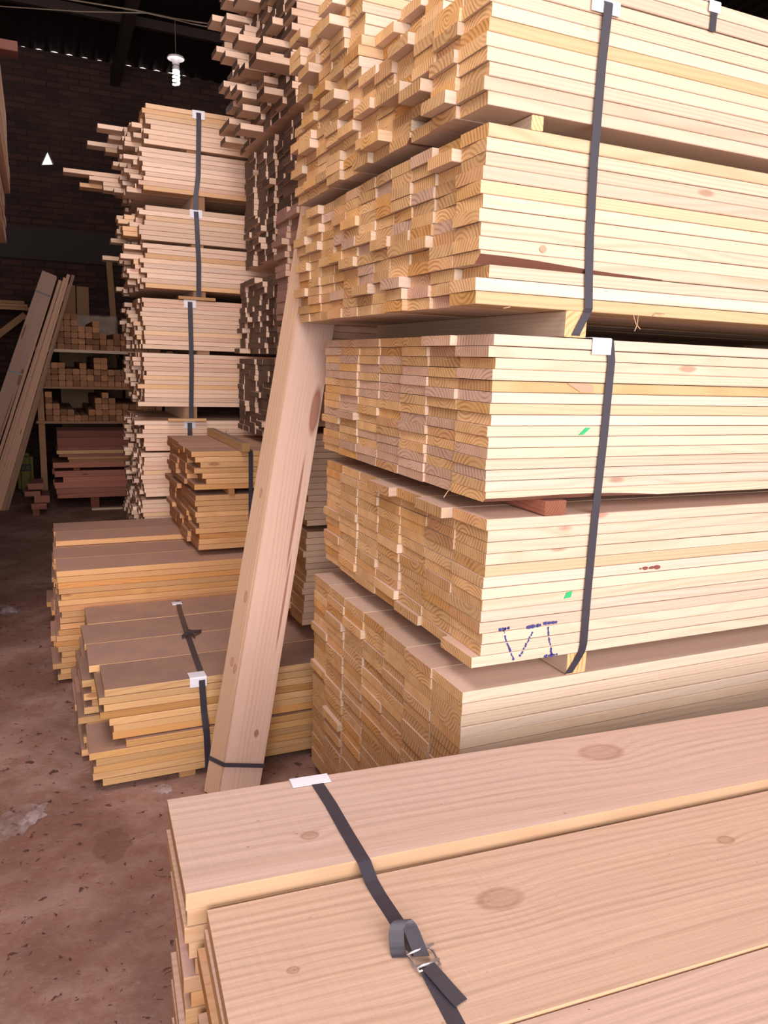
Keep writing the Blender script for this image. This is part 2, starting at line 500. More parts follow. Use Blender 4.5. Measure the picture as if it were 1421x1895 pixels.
def ribbon(name, pts, wdir, width, thick, mat, parent=None, sub=1):
    """A flat band of real thickness following pts; wdir is its width direction."""
    P = [Vector(p) for p in pts]
    W = Vector(wdir).normalized() * width / 2
    V, F = [], []
    n = len(P)
    for i, p in enumerate(P):
        a = P[max(0, i - 1)]; b = P[min(n - 1, i + 1)]
        d1 = (p - a).normalized() if i else (b - p).normalized()
        d2 = (b - p).normalized() if i < n - 1 else d1
        n1 = d1.cross(W).normalized(); n2 = d2.cross(W).normalized()
        nn = n1 + n2
        nn = nn.normalized() if nn.length > 1e-4 else n1
        nn = nn * (thick / 2) / max(0.5, nn.dot(n1))
        V += [p - W - nn, p + W - nn, p + W + nn, p - W + nn]
    for i in range(n - 1):
        for k in range(4):
            a = i * 4 + k; b = i * 4 + (k + 1) % 4
            F.append((a, b, b + 4, a + 4))
    F.append((3, 2, 1, 0)); F.append(tuple((n - 1) * 4 + k for k in range(4)))
    bm = bmesh.new()
    me = mesh_from([tuple(v) for v in V], F, [mat])
    bm.from_mesh(me); bmesh.ops.recalc_face_normals(bm, faces=bm.faces); bm.to_mesh(me); bm.free()
    return link(name, me, parent)


def smooth_pts(pts, k=4):
    P = [Vector(p) for p in pts]; out = []
    for i in range(len(P) - 1):
        a, b, c, d = P[max(0, i - 1)], P[i], P[i + 1], P[min(len(P) - 1, i + 2)]
        for j in range(k):
            u = j / k
            out.append(0.5 * ((2 * b) + (c - a) * u + (2 * a - 5 * b + 4 * c - d) * u * u + (3 * b - a - 3 * c + d) * u ** 3))
    out.append(P[-1])
    return out


def tube(name, pts, r, mat, parent=None, res=6, closed=False):
    P = [Vector(p) for p in pts]
    V, F = [], []
    n = len(P)
    for i, p in enumerate(P):
        if closed: a, b = P[i - 1], P[(i + 1) % n]
        else: a, b = P[max(0, i - 1)], P[min(n - 1, i + 1)]
        d = (b - a).normalized()
        s = d.cross(Vector((0, 0, 1)))
        if s.length < 1e-3: s = d.cross(Vector((0, 1, 0)))
        s.normalize(); u = s.cross(d)
        for k in range(res):
            an = 2 * math.pi * k / res
            V.append(tuple(p + (s * math.cos(an) + u * math.sin(an)) * r))
    m = n if closed else n - 1
    for i in range(m):
        j = (i + 1) % n
        for k in range(res):
            k2 = (k + 1) % res
            F.append((i * res + k, i * res + k2, j * res + k2, j * res + k))
    if not closed:
        F.append(tuple(reversed(range(res)))); F.append(tuple((n - 1) * res + k for k in range(res)))
    return link(name, mesh_from(V, F, [mat], smooth=True), parent)


def protector(x, y, z, w=0.055, drop=0.022, back=0.03, group='white strap corner protectors', label='', rz=0.0, name='corner_protector', shift=0.0):
    """A bent piece of white plastic folded over a top edge at (x, y, z): the front leg hangs down, the back leg lies on top."""
    g = 0.0022
    pts = [(shift, -g, -drop), (shift, -g, -0.002), (shift, -g * 0.4, g * 0.6), (shift, 0.004, g), (shift, back, g)]
    o = ribbon(name, pts, (1, 0, 0), w, 0.0016, M['white'])
    o.location = (x, y, z); o.rotation_euler = (0, 0, rz)
    return tag(o, label, 'protector', group)


# ------------------------------------------------------------------ the shed itself
WY = 10.2
fl = structure(link('floor', mesh_from([(-4, -4, 0), (7, -4, 0), (7, WY + 0.2, 0), (-4, WY + 0.2, 0), (-4, -4, -0.1), (7, -4, -0.1), (7, WY + 0.2, -0.1), (-4, WY + 0.2, -0.1)],
                                      [(0, 1, 2, 3), (7, 6, 5, 4), (0, 4, 5, 1), (1, 5, 6, 2), (2, 6, 7, 3), (3, 7, 4, 0)], [M['floor']])))
# back wall with a small triangular opening
EZ = 4.86


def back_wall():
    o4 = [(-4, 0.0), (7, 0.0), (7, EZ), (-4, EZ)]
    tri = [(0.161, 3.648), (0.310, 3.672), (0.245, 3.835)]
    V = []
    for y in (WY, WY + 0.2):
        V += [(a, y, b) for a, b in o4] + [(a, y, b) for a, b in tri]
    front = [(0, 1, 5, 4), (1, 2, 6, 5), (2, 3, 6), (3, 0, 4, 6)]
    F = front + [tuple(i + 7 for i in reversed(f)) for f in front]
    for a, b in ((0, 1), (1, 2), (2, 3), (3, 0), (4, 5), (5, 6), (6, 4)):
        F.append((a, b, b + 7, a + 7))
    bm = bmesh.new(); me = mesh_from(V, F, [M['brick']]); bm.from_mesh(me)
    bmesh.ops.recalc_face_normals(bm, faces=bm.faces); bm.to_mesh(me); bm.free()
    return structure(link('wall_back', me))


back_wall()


def slab(name, x0, x1, y0, y1, z0, z1, mat):
    v, f = box_data(x0, x1, y0, y1, z0, z1)
    return structure(link(name, mesh_from(v, f, [mat])))


slab('wall_left', -4.2, -4, -4, WY + 0.2, 0, 6.2, M['brick'])
slab('wall_right', 7, 7.2, -4, WY + 0.2, 0, 6.2, M['brick'])
slab('trim_1', -4, 7, WY - 0.03, WY - 0.001, 2.6, 2.96, M['concrete'])
SL = 0.085  # roof rises towards the door


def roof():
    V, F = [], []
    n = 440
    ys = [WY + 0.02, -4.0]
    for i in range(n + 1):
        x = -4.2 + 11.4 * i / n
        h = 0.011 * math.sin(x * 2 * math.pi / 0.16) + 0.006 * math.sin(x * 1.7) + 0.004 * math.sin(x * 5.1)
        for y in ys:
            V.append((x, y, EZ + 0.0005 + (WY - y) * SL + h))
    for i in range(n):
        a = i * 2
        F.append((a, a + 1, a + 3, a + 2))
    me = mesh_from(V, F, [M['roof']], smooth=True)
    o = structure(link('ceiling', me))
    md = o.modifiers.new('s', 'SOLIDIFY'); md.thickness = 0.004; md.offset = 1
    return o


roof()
for i, y in enumerate((9.0, 7.4, 5.8, 4.2)):
    z = EZ + (WY - y) * SL - 0.11
    slab('trim_%d' % (i + 2), -4, 7, y - 0.03, y + 0.03, z, z + 0.09, M['beam'])


def rafter(i, x):
    V = []
    for (y, z) in ((WY, EZ - 0.25), (2.0, EZ + (WY - 2) * SL - 0.25)):
        V += [(x, y, z), (x + 0.1, y, z), (x + 0.1, y, z + 0.14), (x, y, z + 0.14)]
    F = [(0, 1, 2, 3), (7, 6, 5, 4), (0, 4, 5, 1), (1, 5, 6, 2), (2, 6, 7, 3), (3, 7, 4, 0)]
    structure(link('trim_%d' % i, mesh_from(V, F, [M['beam']])))


rafter(6, 0.95); rafter(7, 3.4); rafter(8, -1.6)

# ------------------------------------------------------------------ the big stack on the right
BS = 'big stack'
X = 'from the near corner'
pstuff = ([], [], [])
# lowest bundle, z 0.03 - 0.787, seven columns
stack('pine_board', 'lowest bundle', 'boards in the lowest bundle of the big right-hand stack', 0.895, 1.477, 7, 0.1565, 0.787, 0.045, 0.0295, 3.2,
      'pine', 'pine_end', jit=0.003, outp=0.05, out=0.012, coljit=0.006, colref=X, stuff=pstuff,
      stuff_fn=lambda r, c: 0.787 - (r + 1) * 0.0297 < 0.627 * (1 - c / 7.0) - 0.015)
me = mesh_from(pstuff[0], pstuff[1], [M['pine'], M['pine_end'], M['bark']], pstuff[2])
o = link('pine_boards', me)
tag(o, 'lowest boards of the big stack, mostly hidden behind the foreground bundle', 'boards'); o['kind'] = 'stuff'
stack('pine_board', 'fourth bundle down', 'boards in the fourth bundle of the big right-hand stack', 0.935, 1.477, 7, 0.1555, 1.207, 0.845, 0.0278, 3.2,
      'pine', 'pine_end', jit=0.004, outp=0.10, out=0.02, coljit=0.007, colref=X,
      special={(12, 0): {'dx': -0.022}, (0, 0): {'dx': -0.008}, (0, 1): {'dx': -0.04}, (0, 3): {'dx': -0.035}, (5, 0): {'tn': 'pale', 'tint': (1.08, 1.12, 1.20)}})
b3 = stack('pine_board', 'third bundle down', 'boards in the third bundle of the big right-hand stack', 0.922, 1.477, 7, 0.157, 1.622, 1.245, 0.0251, 3.2,
           'pine', 'pine_end', dull=0.45, jit=0.004, outp=0.06, out=0.012, coljit=0.006, colref=X, wane_at=((14, 0),),
           special={(4, 0): {'tn': 'orange', 'tint': (0.98, 0.84, 0.56)}, (5, 0): {'tn': 'pale', 'tint': (1.08, 1.12, 1.20)}, (7, 0): {'tn': 'pale', 'tint': (1.08, 1.12, 1.20)},
                    (0, 0): {'dx': -0.006}, (1, 0): {'dx': -0.012}, (6, 0): {'tn': 'golden', 'tint': (1, 0.95, 0.8)}, (0, 1): {'dx': -0.03}})
b2 = stack('narrow_pine_board', 'second bundle down', 'boards in the second bundle of the big right-hand stack', 0.872, 1.477, 11, 0.1125, 2.047, 1.683, 0.0280, 3.2,
           'pine', 'pine_end', dull=0.12, jit=0.006, outp=0.15, out=0.022, coljit=0.008, colref=X, wane_at=((9, 0), (4, 6)),
           special={(12, 0): {'dx': -0.01, 'tn': 'golden', 'tint': (1.0, 0.92, 0.68)}, (9, 0): {'dx': 0.0}, (10, 0): {'dx': 0.02}, (11, 0): {'dx': -0.012, 'tint': (1.08, 1.12, 1.20), 'tn': 'pale'}})
b1 = stack('narrow_pine_board', 'topmost strapped bundle', 'boards in the topmost strapped bundle of the big right-hand stack', 0.862, 1.477, 11, 0.1125, 2.325, 2.079, 0.0280, 3.2,
           'pine', 'pine_end', jit=0.008, outp=0.18, out=0.03, coljit=0.010, colref=X, wane_at=((8, 3),),
           special={(5, 2): {'dx': -0.04}, (7, 4): {'dx': -0.05}, (4, 3): {'dx': -0.04}, (7, 2): {'dx': 0.06}, (4, 2): {'dx': 0.05}})
# loose boards laid on the topmost bundle: two rows in front, more towards the back
stack('loose_pine_board', 'loose rows on top', 'loose boards on top of the big right-hand stack', 1.02, 1.477, 3, 0.1125, 2.383, 2.327, 0.028, 3.0,
      'pine', 'pine_end', jit=0.05, colref=X)
stack('loose_pine_board', 'top loose rows', 'loose boards on top of the big right-hand stack', 0.93, 1.815, 3, 0.1125, 2.467, 2.327, 0.028, 3.0,
      'pine', 'pine_end', jit=0.02, outp=0.2, out=0.04, colref=X, colbase=3)
stack('loose_pine_board', 'highest loose rows', 'loose boards on top of the big right-hand stack', 0.865, 2.1525, 5, 0.1125, 2.60, 2.327, 0.028, 3.0,
      'pine', 'pine_end', jit=0.014, outp=0.2, out=0.05, colref=X, colbase=6)


def bearer(x0, x1, y0, y1, z0, z1, label, mat='pine', end='pine_end'):
    return box_thing('bearer', x0, x1, y0, y1, z0, z1, M[mat], label, 'bearer', 'bearers between bundles', M[end])


bearer(1.110, 1.170, 1.480, 2.56, 1.6235, 1.6825, 'square pine bearer under the second bundle of the big stack, beside the strap foot')
bearer(2.9, 2.96, 1.480, 2.56, 1.6235, 1.6825, 'square pine bearer under the far end of the second bundle of the big stack')
bearer(0.985, 1.015, 1.482, 2.69, 2.048, 2.0775, 'small pine bearer between the top two bundles of the big stack', )
bearer(2.6, 2.63, 1.482, 2.69, 2.048, 2.0775, 'small pine bearer between the top two bundles, hidden far end')
bearer(1.085, 1.145, 1.470, 2.56, 1.2085, 1.2435, 'dark reddish bearer poking out between third and fourth bundles', 'red', 'red_end')
bearer(2.7, 2.76, 1.480, 2.56, 1.2085, 1.2435, 'reddish bearer under the far end of the third bundle', 'red', 'red_end')
bearer(1.195, 1.255, 1.480, 2.56, 0.7885, 0.8435, 'pale pine bearer resting on the lowest bundle beside the strap foot')
bearer(2.8, 2.86, 1.480, 2.56, 0.7885, 0.8435, 'pale pine bearer on the lowest bundle, far end')
bearer(1.3, 1.38, 1.50, 2.56, 0.0, 0.0445, 'floor bearer under the lowest bundle of the big stack')
bearer(3.0, 3.08, 1.50, 2.56, 0.0, 0.0445, 'floor bearer under the far end of the big stack')

SF = 1.472  # straps run just clear of the faces
o = ribbon('strap', [(1.128, 1.60, 2.3265), (1.140, 1.50, 2.3275), (1.150, 1.474, 2.326), (1.1505, SF - 0.004, 2.318), (1.148, SF, 2.20), (1.146, SF - 0.002, 2.0), (1.152, SF - 0.001, 1.85), (1.160, SF, 1.75),
                     (1.166, SF, 1.690), (1.165, 1.475, 1.680), (1.152, 1.4765, 1.655), (1.140, 1.4765, 1.632), (1.139, 1.4772, 1.628)], (1, 0, 0), 0.0225, 0.001, M['strap'])
tag(o, 'long black strap down the top two bundles of the big stack', 'strap', 'black packing straps')
o = ribbon('strap', [(1.23, 1.60, 1.6245), (1.232, 1.50, 1.6245), (1.235, 1.476, 1.6245), (1.236, SF, 1.620), (1.245, SF, 1.575), (1.243, SF, 1.4), (1.237, SF, 1.2), (1.235, SF, 1.0), (1.236, SF, 0.87), (1.233, 1.474, 0.846),
                     (1.222, 1.4775, 0.822), (1.205, 1.4775, 0.798), (1.200, 1.4775, 0.792)], (1, 0, 0), 0.0225, 0.001, M['strap'])
tag(o, 'black strap down the third and fourth bundles of the big stack', 'strap', 'black packing straps')
o = ribbon('strap', [(1.452, 1.60, 2.3855), (1.452, 1.50, 2.3855), (1.452, 1.475, 2.385), (1.452, SF, 2.378), (1.452, SF, 2.335), (1.452, SF, 2.322)], (1, 0, 0), 0.018, 0.001, M['strap'])
tag(o, 'short black strap around the loose boards on top of the big stack', 'strap', 'black packing straps')
protector(1.147, 1.474, 2.3255, 0.075, 0.026, 0.05, label='white corner protector at top of long black strap')
protector(1.213, 1.474, 1.6235, 0.055, 0.036, 0.05, label='white corner protector atop the third bundle of the big stack')
protector(1.452, 1.474, 2.3835, 0.034, 0.022, 0.04, label='small white protector on the loose top boards at upper right')


# wax marks on the long faces, each the child of the board it is drawn on
def mark(parent_list, row, pts, name, mat, label):
    for (r, c, ob) in parent_list:
        if r == row and c == 0:
            V = []
            yb = ob.location.y
            for (px, pz) in pts: V.append((px - ob.location.x, -0.0024, pz - ob.location.z))
            n = len(V)
            V += [(a, b + 0.0022, c_) for a, b, c_ in V]
            F = [tuple(range(n)), tuple(range(2 * n - 1, n - 1, -1))] + [(i, n + i, n + (i + 1) % n, (i + 1) % n) for i in range(n)]
            m = link(name, mesh_from(V, F, [mat]), parent=ob)
            m['label'] = label
            return


b4 = [(o_['label'], o_) for o_ in COL.objects if o_.get('label', '').endswith('fourth bundle down')]
b4l = []
for o_ in [q for q in COL.objects if q.get('group') == 'boards in the fourth bundle of the big right-hand stack']:
    if abs(o_.location.y - 1.477) < 0.02:
        b4l.append((int(round((1.207 - o_.location.z) / ((1.207 - 0.845) / 13))) - 1, 0, o_))
t4 = (1.207 - 0.845) / 13


def row4(z): return int((1.207 - z) / t4)


def stroke(p0, p1, n=7, wd=0.0028):
    wd *= 1.3; n = n + 3
    """A rough crayon line broken at the joints between boards."""
    for i in range(n):
        a = i / n; b = (i + 0.82) / n
        x0_, z0_ = p0[0] + (p1[0] - p0[0]) * a, p0[1] + (p1[1] - p0[1]) * a
        x1_, z1_ = p0[0] + (p1[0] - p0[0]) * b, p0[1] + (p1[1] - p0[1]) * b
        r = row4((z0_ + z1_) / 2)
        top, bot = 1.207 - r * t4 - 0.003, 1.207 - (r + 1) * t4 + 0.002
        z0_ = min(top, max(bot, z0_)); z1_ = min(top, max(bot, z1_))
        d = Vector((x1_ - x0_, z1_ - z0_)); 
        if d.length < 1e-4: continue
        d.normalize(); nn = Vector((-d.y, d.x)) * wd * R(0.5, 1.1)
        j = R(-0.0015, 0.0015)
        mark(b4l, r, [(x0_ + j - nn.x, z0_ - nn.y), (x1_ + j - nn.x, z1_ - nn.y), (x1_ + j + nn.x, z1_ + nn.y), (x0_ + j + nn.x, z0_ + nn.y)], 'crayon_stroke', M['blue'], 'dark blue crayon stroke')


stroke((0.981, 0.934), (1.013, 0.936), 4); stroke((0.997, 0.936), (0.999, 0.926), 1)
stroke((0.999, 0.918), (1.030, 0.851), 9, 0.002); stroke((1.080, 0.918), (1.046, 0.858), 8, 0.002)
stroke((1.060, 0.931), (1.104, 0.933), 5, 0.0034)
stroke((1.110, 0.936), (1.152, 0.935), 5, 0.003); stroke((1.124, 0.926), (1.142, 0.850), 9, 0.0018)
stroke((1.118, 0.8495), (1.160, 0.8500), 4, 0.003)
mark(b4l, row4(1.003), [(1.166, 0.994), (1.186, 0.996), (1.190, 1.011), (1.173, 1.010)], 'green_mark', M['green'], 'green crayon mark')
t3 = 0.377 / 15
r3_ = int((1.622 - 1.405) / t3)
mark(b3, r3_, [(1.170, 1.622 - (r3_ + 1) * t3 + 0.003), (1.184, 1.622 - (r3_ + 1) * t3 + 0.004), (1.204, 1.622 - r3_ * t3 - 0.005), (1.190, 1.622 - r3_ * t3 - 0.005)], 'green_mark', M['green'], 'green crayon mark')

def blob(lst, row, cx_, cz_, a, b, label, mat):
    n = 12
    mark(lst, row, [(cx_ + a * math.cos(k * 6.2832 / n) * R(0.75, 1.1), cz_ + b * math.sin(k * 6.2832 / n) * R(0.75, 1.1)) for k in range(n)], 'knot_mark', mat, label)


M['resin'] = plain('dark_resin', (0.22, 0.06, 0.045), 0.6)
M['rosy'] = plain('rosy_heartwood', (0.60, 0.30, 0.20), 0.7)
for (bx_, ba, bb) in ((1.402, 0.004, 0.0022), (1.418, 0.010, 0.005), (1.440, 0.010, 0.004), (1.458, 0.013, 0.006)):
    zc_ = 1.207 - (row4(1.056) + 0.5) * t4
    blob(b4l, row4(1.056), bx_, zc_ - 0.002, ba, bb, 'dark red resin blob', M['resin'])
tb2 = (2.047 - 1.683) / 13
rb2 = int((2.047 - 1.816) / tb2)
blob(b2, rb2, 1.032, 2.047 - (rb2 + 0.5) * tb2, 0.010, 0.008, 'small reddish knot', M['rosy'])
zr_ = 1.622 - 4.5 * t3
mark(b3, 4, [(1.125, zr_ + 0.010), (1.165, zr_ + 0.0105), (1.200, zr_ + 0.009), (1.203, zr_ - 0.009), (1.165, zr_ - 0.0095), (1.150, zr_ - 0.002)], 'heartwood_patch', M['rosy'], 'rosy heartwood patch')
# splinters hanging under the second bundle
def splinter(p, q, label):
    m = [(p[i] + q[i]) / 2 + R(-0.006, 0.006) for i in range(3)]
    t_ = tube('wood_splinter', [p, m, q], 0.0011, M['slab_side'], res=5)
    tag(t_, label, 'splinter', 'loose splinters')


splinter((1.30, 1.474, 1.682), (1.315, 1.462, 1.650), 'curled splinter hanging under the second bundle, right of the strap')
splinter((1.315, 1.474, 1.683), (1.300, 1.465, 1.645), 'thin splinter crossing another under the second bundle')
splinter((0.955, 1.474, 1.683), (0.93, 1.462, 1.676), 'short splinter at the lower left edge of the second bundle')
splinter((1.36, 1.474, 1.684), (1.39, 1.468, 1.690), 'short pale splinter under the second bundle towards the right')
splinter((0.928, 1.628, 1.262), (0.882, 1.60, 1.238), 'long pale splinter poking out of the third bundle corner')

# ------------------------------------------------------------------ bundle in the foreground
FR = rad(-4.15)
FO = (0.183, 1.301)


def slab_board(xl, yf, w, zt, t, L, face, label, tint=(1, 1, 1), sk=0.0, wane=0.0, rise=0.0):
    wr = random.Random(int(abs(xl * 1000 + yf * 777 + zt * 555)))
    V, F, I = board_data(L, w, t, 14, 0.002, 0.0003, 0, wr, skew=sk, rise=rise)
    nf = []
    for k, f in enumerate(F):
        if I[k] == 1: nf.append(1)
        else:
            side = k % 8
            nf.append(0 if side in (4, 0) else 3)
    me = mesh_from(V, F, [M[face], M['slab_end'], M['bark'], M['slab_side']], nf)
    cr, sr = math.cos(FR), math.sin(FR)
    loc = (FO[0] + xl * cr - yf * sr, FO[1] + xl * sr + yf * cr, zt - t)
    o = link('wide_board', me, loc=loc, rot=(0, 0, FR), color=tint)
    return tag(o, label, 'board', 'wide boards in the foreground bundle')


FT = 0.0285
slab_board(0.000, -0.268, 0.268, 0.765, FT, 2.6, 'slab_a', 'wide pinkish pine board lying highest at the back of the foreground bundle', sk=-0.006)
slab_board(0.032, -0.600, 0.318, 0.744, FT, 2.6, 'slab_b', 'wide knotty pine board crossed by the wire buckle, foreground bundle', (0.99, 0.99, 0.97), rise=0.011)
slab_board(0.03, -0.915, 0.3135, 0.7435, FT, 2.6, 'slab_a', 'wide pine board at the lower right front of the foreground bundle', (1.0, 0.97, 0.95), rise=0.010)
nrow = 24
for c_, (yf, w_, zt0) in enumerate(((-0.268, 0.268, 0.765 - FT), (-0.600, 0.318, 0.744 - FT), (-0.915, 0.306, 0.7435 - FT))):
    zt = zt0
    r_ = 2
    while zt - FT > 0.05:
        tint = pick_tint()
        slab_board((0.004 if c_ == 0 else 0.022) + R(-0.009, 0.009) + (0.010 if r_ % 5 == 0 else 0), yf + R(-0.001, 0.003) * 0, w_ - 0.004, zt - 0.0006, FT - 0.0012, 2.6, 'slab_b' if r_ % 2 else 'slab_a',
                   'wide board, %s row down, %s column from the back, foreground bundle' % (ordinal(r_), ordinal(c_ + 1)), tint[1], sk=R(-0.008, 0.008))
        zt -= FT; r_ += 1
    zlast = zt
    for xb in (0.35, 2.1):
        cr, sr = math.cos(FR), math.sin(FR)
        V, F, I = board_data(w_ - 0.04, 0.07, zt - 0.0008, 3, 0.002, 0, 0, rng)
        ox, oy = xb, yf + 0.02
        o = link('bearer', mesh_from(V, F, [M['pine'], M['pine_end'], M['bark']], I), loc=(FO[0] + ox * cr - oy * sr, FO[1] + ox * sr + oy * cr, 0.0), rot=(0, 0, FR + math.pi / 2))
        tag(o, 'short floor bearer beneath the foreground bundle', 'bearer', 'bearers under the foreground bundle')
# strap across the top, over the step between the two boards
zt1, zt2 = 0.7665, 0.7455
sp_ = [(0.4495, 1.281, 0.70), (0.4490, 1.2815, 0.755), (0.449, 1.279, zt1 - 0.0003), (0.449, 1.262, zt1 + 0.0002), (0.449, 1.18, zt1), (0.4455, 1.10, zt1), (0.443, 1.022, zt1 + 0.0003), (0.4435, 1.008, zt1 - 0.001),
       (0.4445, 0.98, zt2 + 0.004), (0.445, 0.95, zt2 + 0.0005), (0.446, 0.90, zt2), (0.446, 0.846, zt2 + 0.002), (0.4455, 0.824, zt2 + 0.005), (0.4455, 0.814, zt2 + 0.006)]
st = ribbon('strap', sp_, (1, 0.02, 0), 0.0225, 0.001, M['strap'])
tag(st, 'black webbing strap over the foreground bundle, fastened by a wire buckle', 'strap', 'black packing straps')
t2 = ribbon('strap_tail', [(0.4445, 0.790, zt2 + 0.006), (0.4440, 0.776, zt2 + 0.004), (0.4425, 0.74, zt2 + 0.001), (0.439, 0.69, zt2), (0.436, 0.60, zt2), (0.434, 0.50, zt2), (0.433, 0.42, zt2), (0.4325, 0.378, zt2 + 0.0002), (0.4325, 0.372, zt2 - 0.006), (0.4325, 0.3715, 0.60)], (1, 0.03, 0), 0.0225, 0.001, M['strap'], st)
# free end folded back above the buckle
ribbon('strap_loop', smooth_pts([(0.4455, 0.806, zt2 + 0.0085), (0.446, 0.822, zt2 + 0.014), (0.4455, 0.842, zt2 + 0.024), (0.441, 0.852, zt2 + 0.031), (0.432, 0.853, zt2 + 0.029), (0.425, 0.846, zt2 + 0.019), (0.421, 0.832, zt2 + 0.005), (0.420, 0.822, zt2 + 0.002)]),
       (0.93, -0.35, 0.05), 0.0215, 0.001, M['strap'], st)
tl = ribbon('strap_end', [(0.4455, 0.787, zt2 + 0.009), (0.450, 0.765, zt2 + 0.0075), (0.455, 0.742, zt2 + 0.005), (0.460, 0.722, zt2 + 0.0028)], (0.95, 0.25, 0), 0.0215, 0.001, M['strap'], st)
# wire buckle: closed frame of bent wire with two cross bars
bx, by, bz = 0.4455, 0.801, zt2 + 0.0075
bk = tube('wire_buckle', [(bx - 0.017, by + 0.017, bz), (bx + 0.017, by + 0.017, bz), (bx + 0.0185, by + 0.006, bz + 0.002), (bx + 0.0175, by - 0.016, bz), (bx - 0.015, by - 0.017, bz), (bx - 0.0175, by - 0.004, bz + 0.002)],
          0.0017, M['steel'], st, res=8, closed=True)
tube('buckle_bar', [(bx - 0.019, by + 0.0135, bz + 0.003), (bx + 0.0235, by + 0.0165, bz + 0.004)], 0.0019, M['steel'], bk, res=8)
tube('buckle_bar', [(bx - 0.017, by - 0.0125, bz + 0.003), (bx + 0.0185, by - 0.0105, bz + 0.003)], 0.0019, M['steel'], bk, res=8)
pr = protector(0.441, 1.2835, 0.7658, 0.074, 0.02, 0.0, label='white corner protector at the back edge of the foreground bundle')
pme = ribbon('x', [(0, -0.032, 0.0012), (0, -0.015, 0.0014), (0, -0.002, 0.0012), (0, 0.0012, -0.0008), (0, 0.0014, -0.03)], (1, 0, 0), 0.074, 0.0012, M['white'])
pr.data = pme.data; bpy.data.objects.remove(pme); pr.rotation_euler = (0, 0, FR)

# ------------------------------------------------------------------ low bundles on the floor behind
LT = 0.0272
stack('tan_board', 'low front bundle', 'boards in the low front bundle', 0.150, 2.705, 4, 0.245, 0.385, 0.190, 0.0275, 3.0, 'tan', 'tan_end', jit=0.022, outp=0.3, out=0.04, colref='from the front',
      special={(0, 0): {'dx': 0.01}, (4, 0): {'dx': 0.04}, (5, 0): {'dx': 0.05}, (6, 0): {'dx': 0.04}, (2, 0): {'dx': 0.02}}, coljit=0.015)
stack('tan_board', 'low front bundle', 'boards in the low front bundle', 0.115, 2.690, 4, 0.245, 0.187, 0.026, 0.0268, 3.0, 'tan', 'tan_end', jit=0.02, outp=0.2, out=0.03, colref='from the front', row0=7,
      special={(0, 0): {'dx': 0.13}, (1, 0): {'dx': -0.01}, (5, 0): {'dx': 0.05}}, coljit=0.015)
bearer(0.42, 0.48, 2.70, 3.64, 0.0, 0.0255, 'thin floor bearer under the low front bundle', 'tan', 'tan_end')
bearer(2.2, 2.26, 2.70, 3.64, 0.0, 0.0255, 'thin floor bearer under the far end of low front bundle', 'tan', 'tan_end')
stack('orange_board', 'low rear bundle', 'boards in the low rear bundle', 0.052, 3.735, 4, 0.245, 0.555, 0.300, 0.0285, 3.2, 'orange', 'orange_end', jit=0.01, outp=0.15, out=0.03, colref='from the front')
stack('orange_board', 'low rear bundle', 'boards in the low rear bundle', 0.040, 3.735, 4, 0.245, 0.297, 0.022, 0.0285, 3.2, 'orange', 'orange_end', jit=0.015, outp=0.25, out=0.04, colref='from the front', row0=9)
stack('orange_board', 'loose on low rear bundle', 'loose boards on the low rear bundle', 0.052, 4.235, 2, 0.24, 0.584, 0.556, 0.028, 3.2, 'orange', 'orange_end', jit=0.006, colref='from the front')
bearer(0.5, 0.56, 3.75, 4.68, 0.0, 0.0215, 'thin floor bearer under the low rear bundle', 'tan', 'tan_end')
bearer(2.4, 2.46, 3.75, 4.68, 0.0, 0.0215, 'thin floor bearer under the far end of low rear bundle', 'tan', 'tan_end')
bearer(0.98, 1.05, 3.85, 4.2, 0.5555, 0.5845, 'packing lath on the low rear bundle beneath the short orange bundle', 'tan', 'tan_end')
# short orange bundle on top
stack('orange_board', 'raised orange bundle, lower part', 'boards in the orange bundle raised on the low rear bundle', 0.705, 3.835, 4, 0.205, 0.868, 0.586, 0.0285, 2.6, 'orange', 'orange_end', jit=0.014, outp=0.2, out=0.03, colref='from the front')
stack('orange_board', 'raised orange bundle, upper part', 'boards in the orange bundle raised on the low rear bundle', 0.695, 3.835, 4, 0.205, 1.090, 0.896, 0.0285, 2.6, 'orange', 'orange_end', jit=0.014, outp=0.2, out=0.03, colref='from the front',
      special={(2, 0): {'dx': 0.035}, (5, 0): {'dx': 0.05}, (4, 0): {'dx': 0.03}})
bearer(0.868, 0.895, 3.82, 4.64, 0.8685, 0.8955, 'small orange bearer inside the raised orange bundle', 'orange', 'orange_end')
bearer(2.5, 2.53, 3.84, 4.64, 0.8685, 0.8955, 'small orange bearer at the far end of raised bundle', 'orange', 'orange_end')
bearer(0.925, 0.965, 3.79, 4.66, 1.0905, 1.1335, 'long square bearer lying on top of the raised orange bundle', 'tan', 'tan_end')
bearer(2.6, 2.64, 3.84, 4.66, 1.0905, 1.1335, 'square bearer under the far end of the grey stack', 'tan', 'tan_end')
o = ribbon('strap', [(0.985, 4.60, 1.0915), (0.982, 4.2, 1.0915), (0.98, 3.84, 1.0915), (0.98, 3.828, 1.088), (0.98, 3.828, 0.60), (0.98, 3.83, 0.5835)], (1, 0, 0), 0.022, 0.001, M['strap'])
tag(o, 'black strap around the raised orange bundle', 'strap', 'black packing straps')
ribbon('strap_tail', [(0.984, 4.34, 1.093), (0.975, 4.36, 1.11), (0.965, 4.33, 1.145), (0.972, 4.31, 1.15)], (0.3, 1, 0), 0.022, 0.001, M['strap'], o)
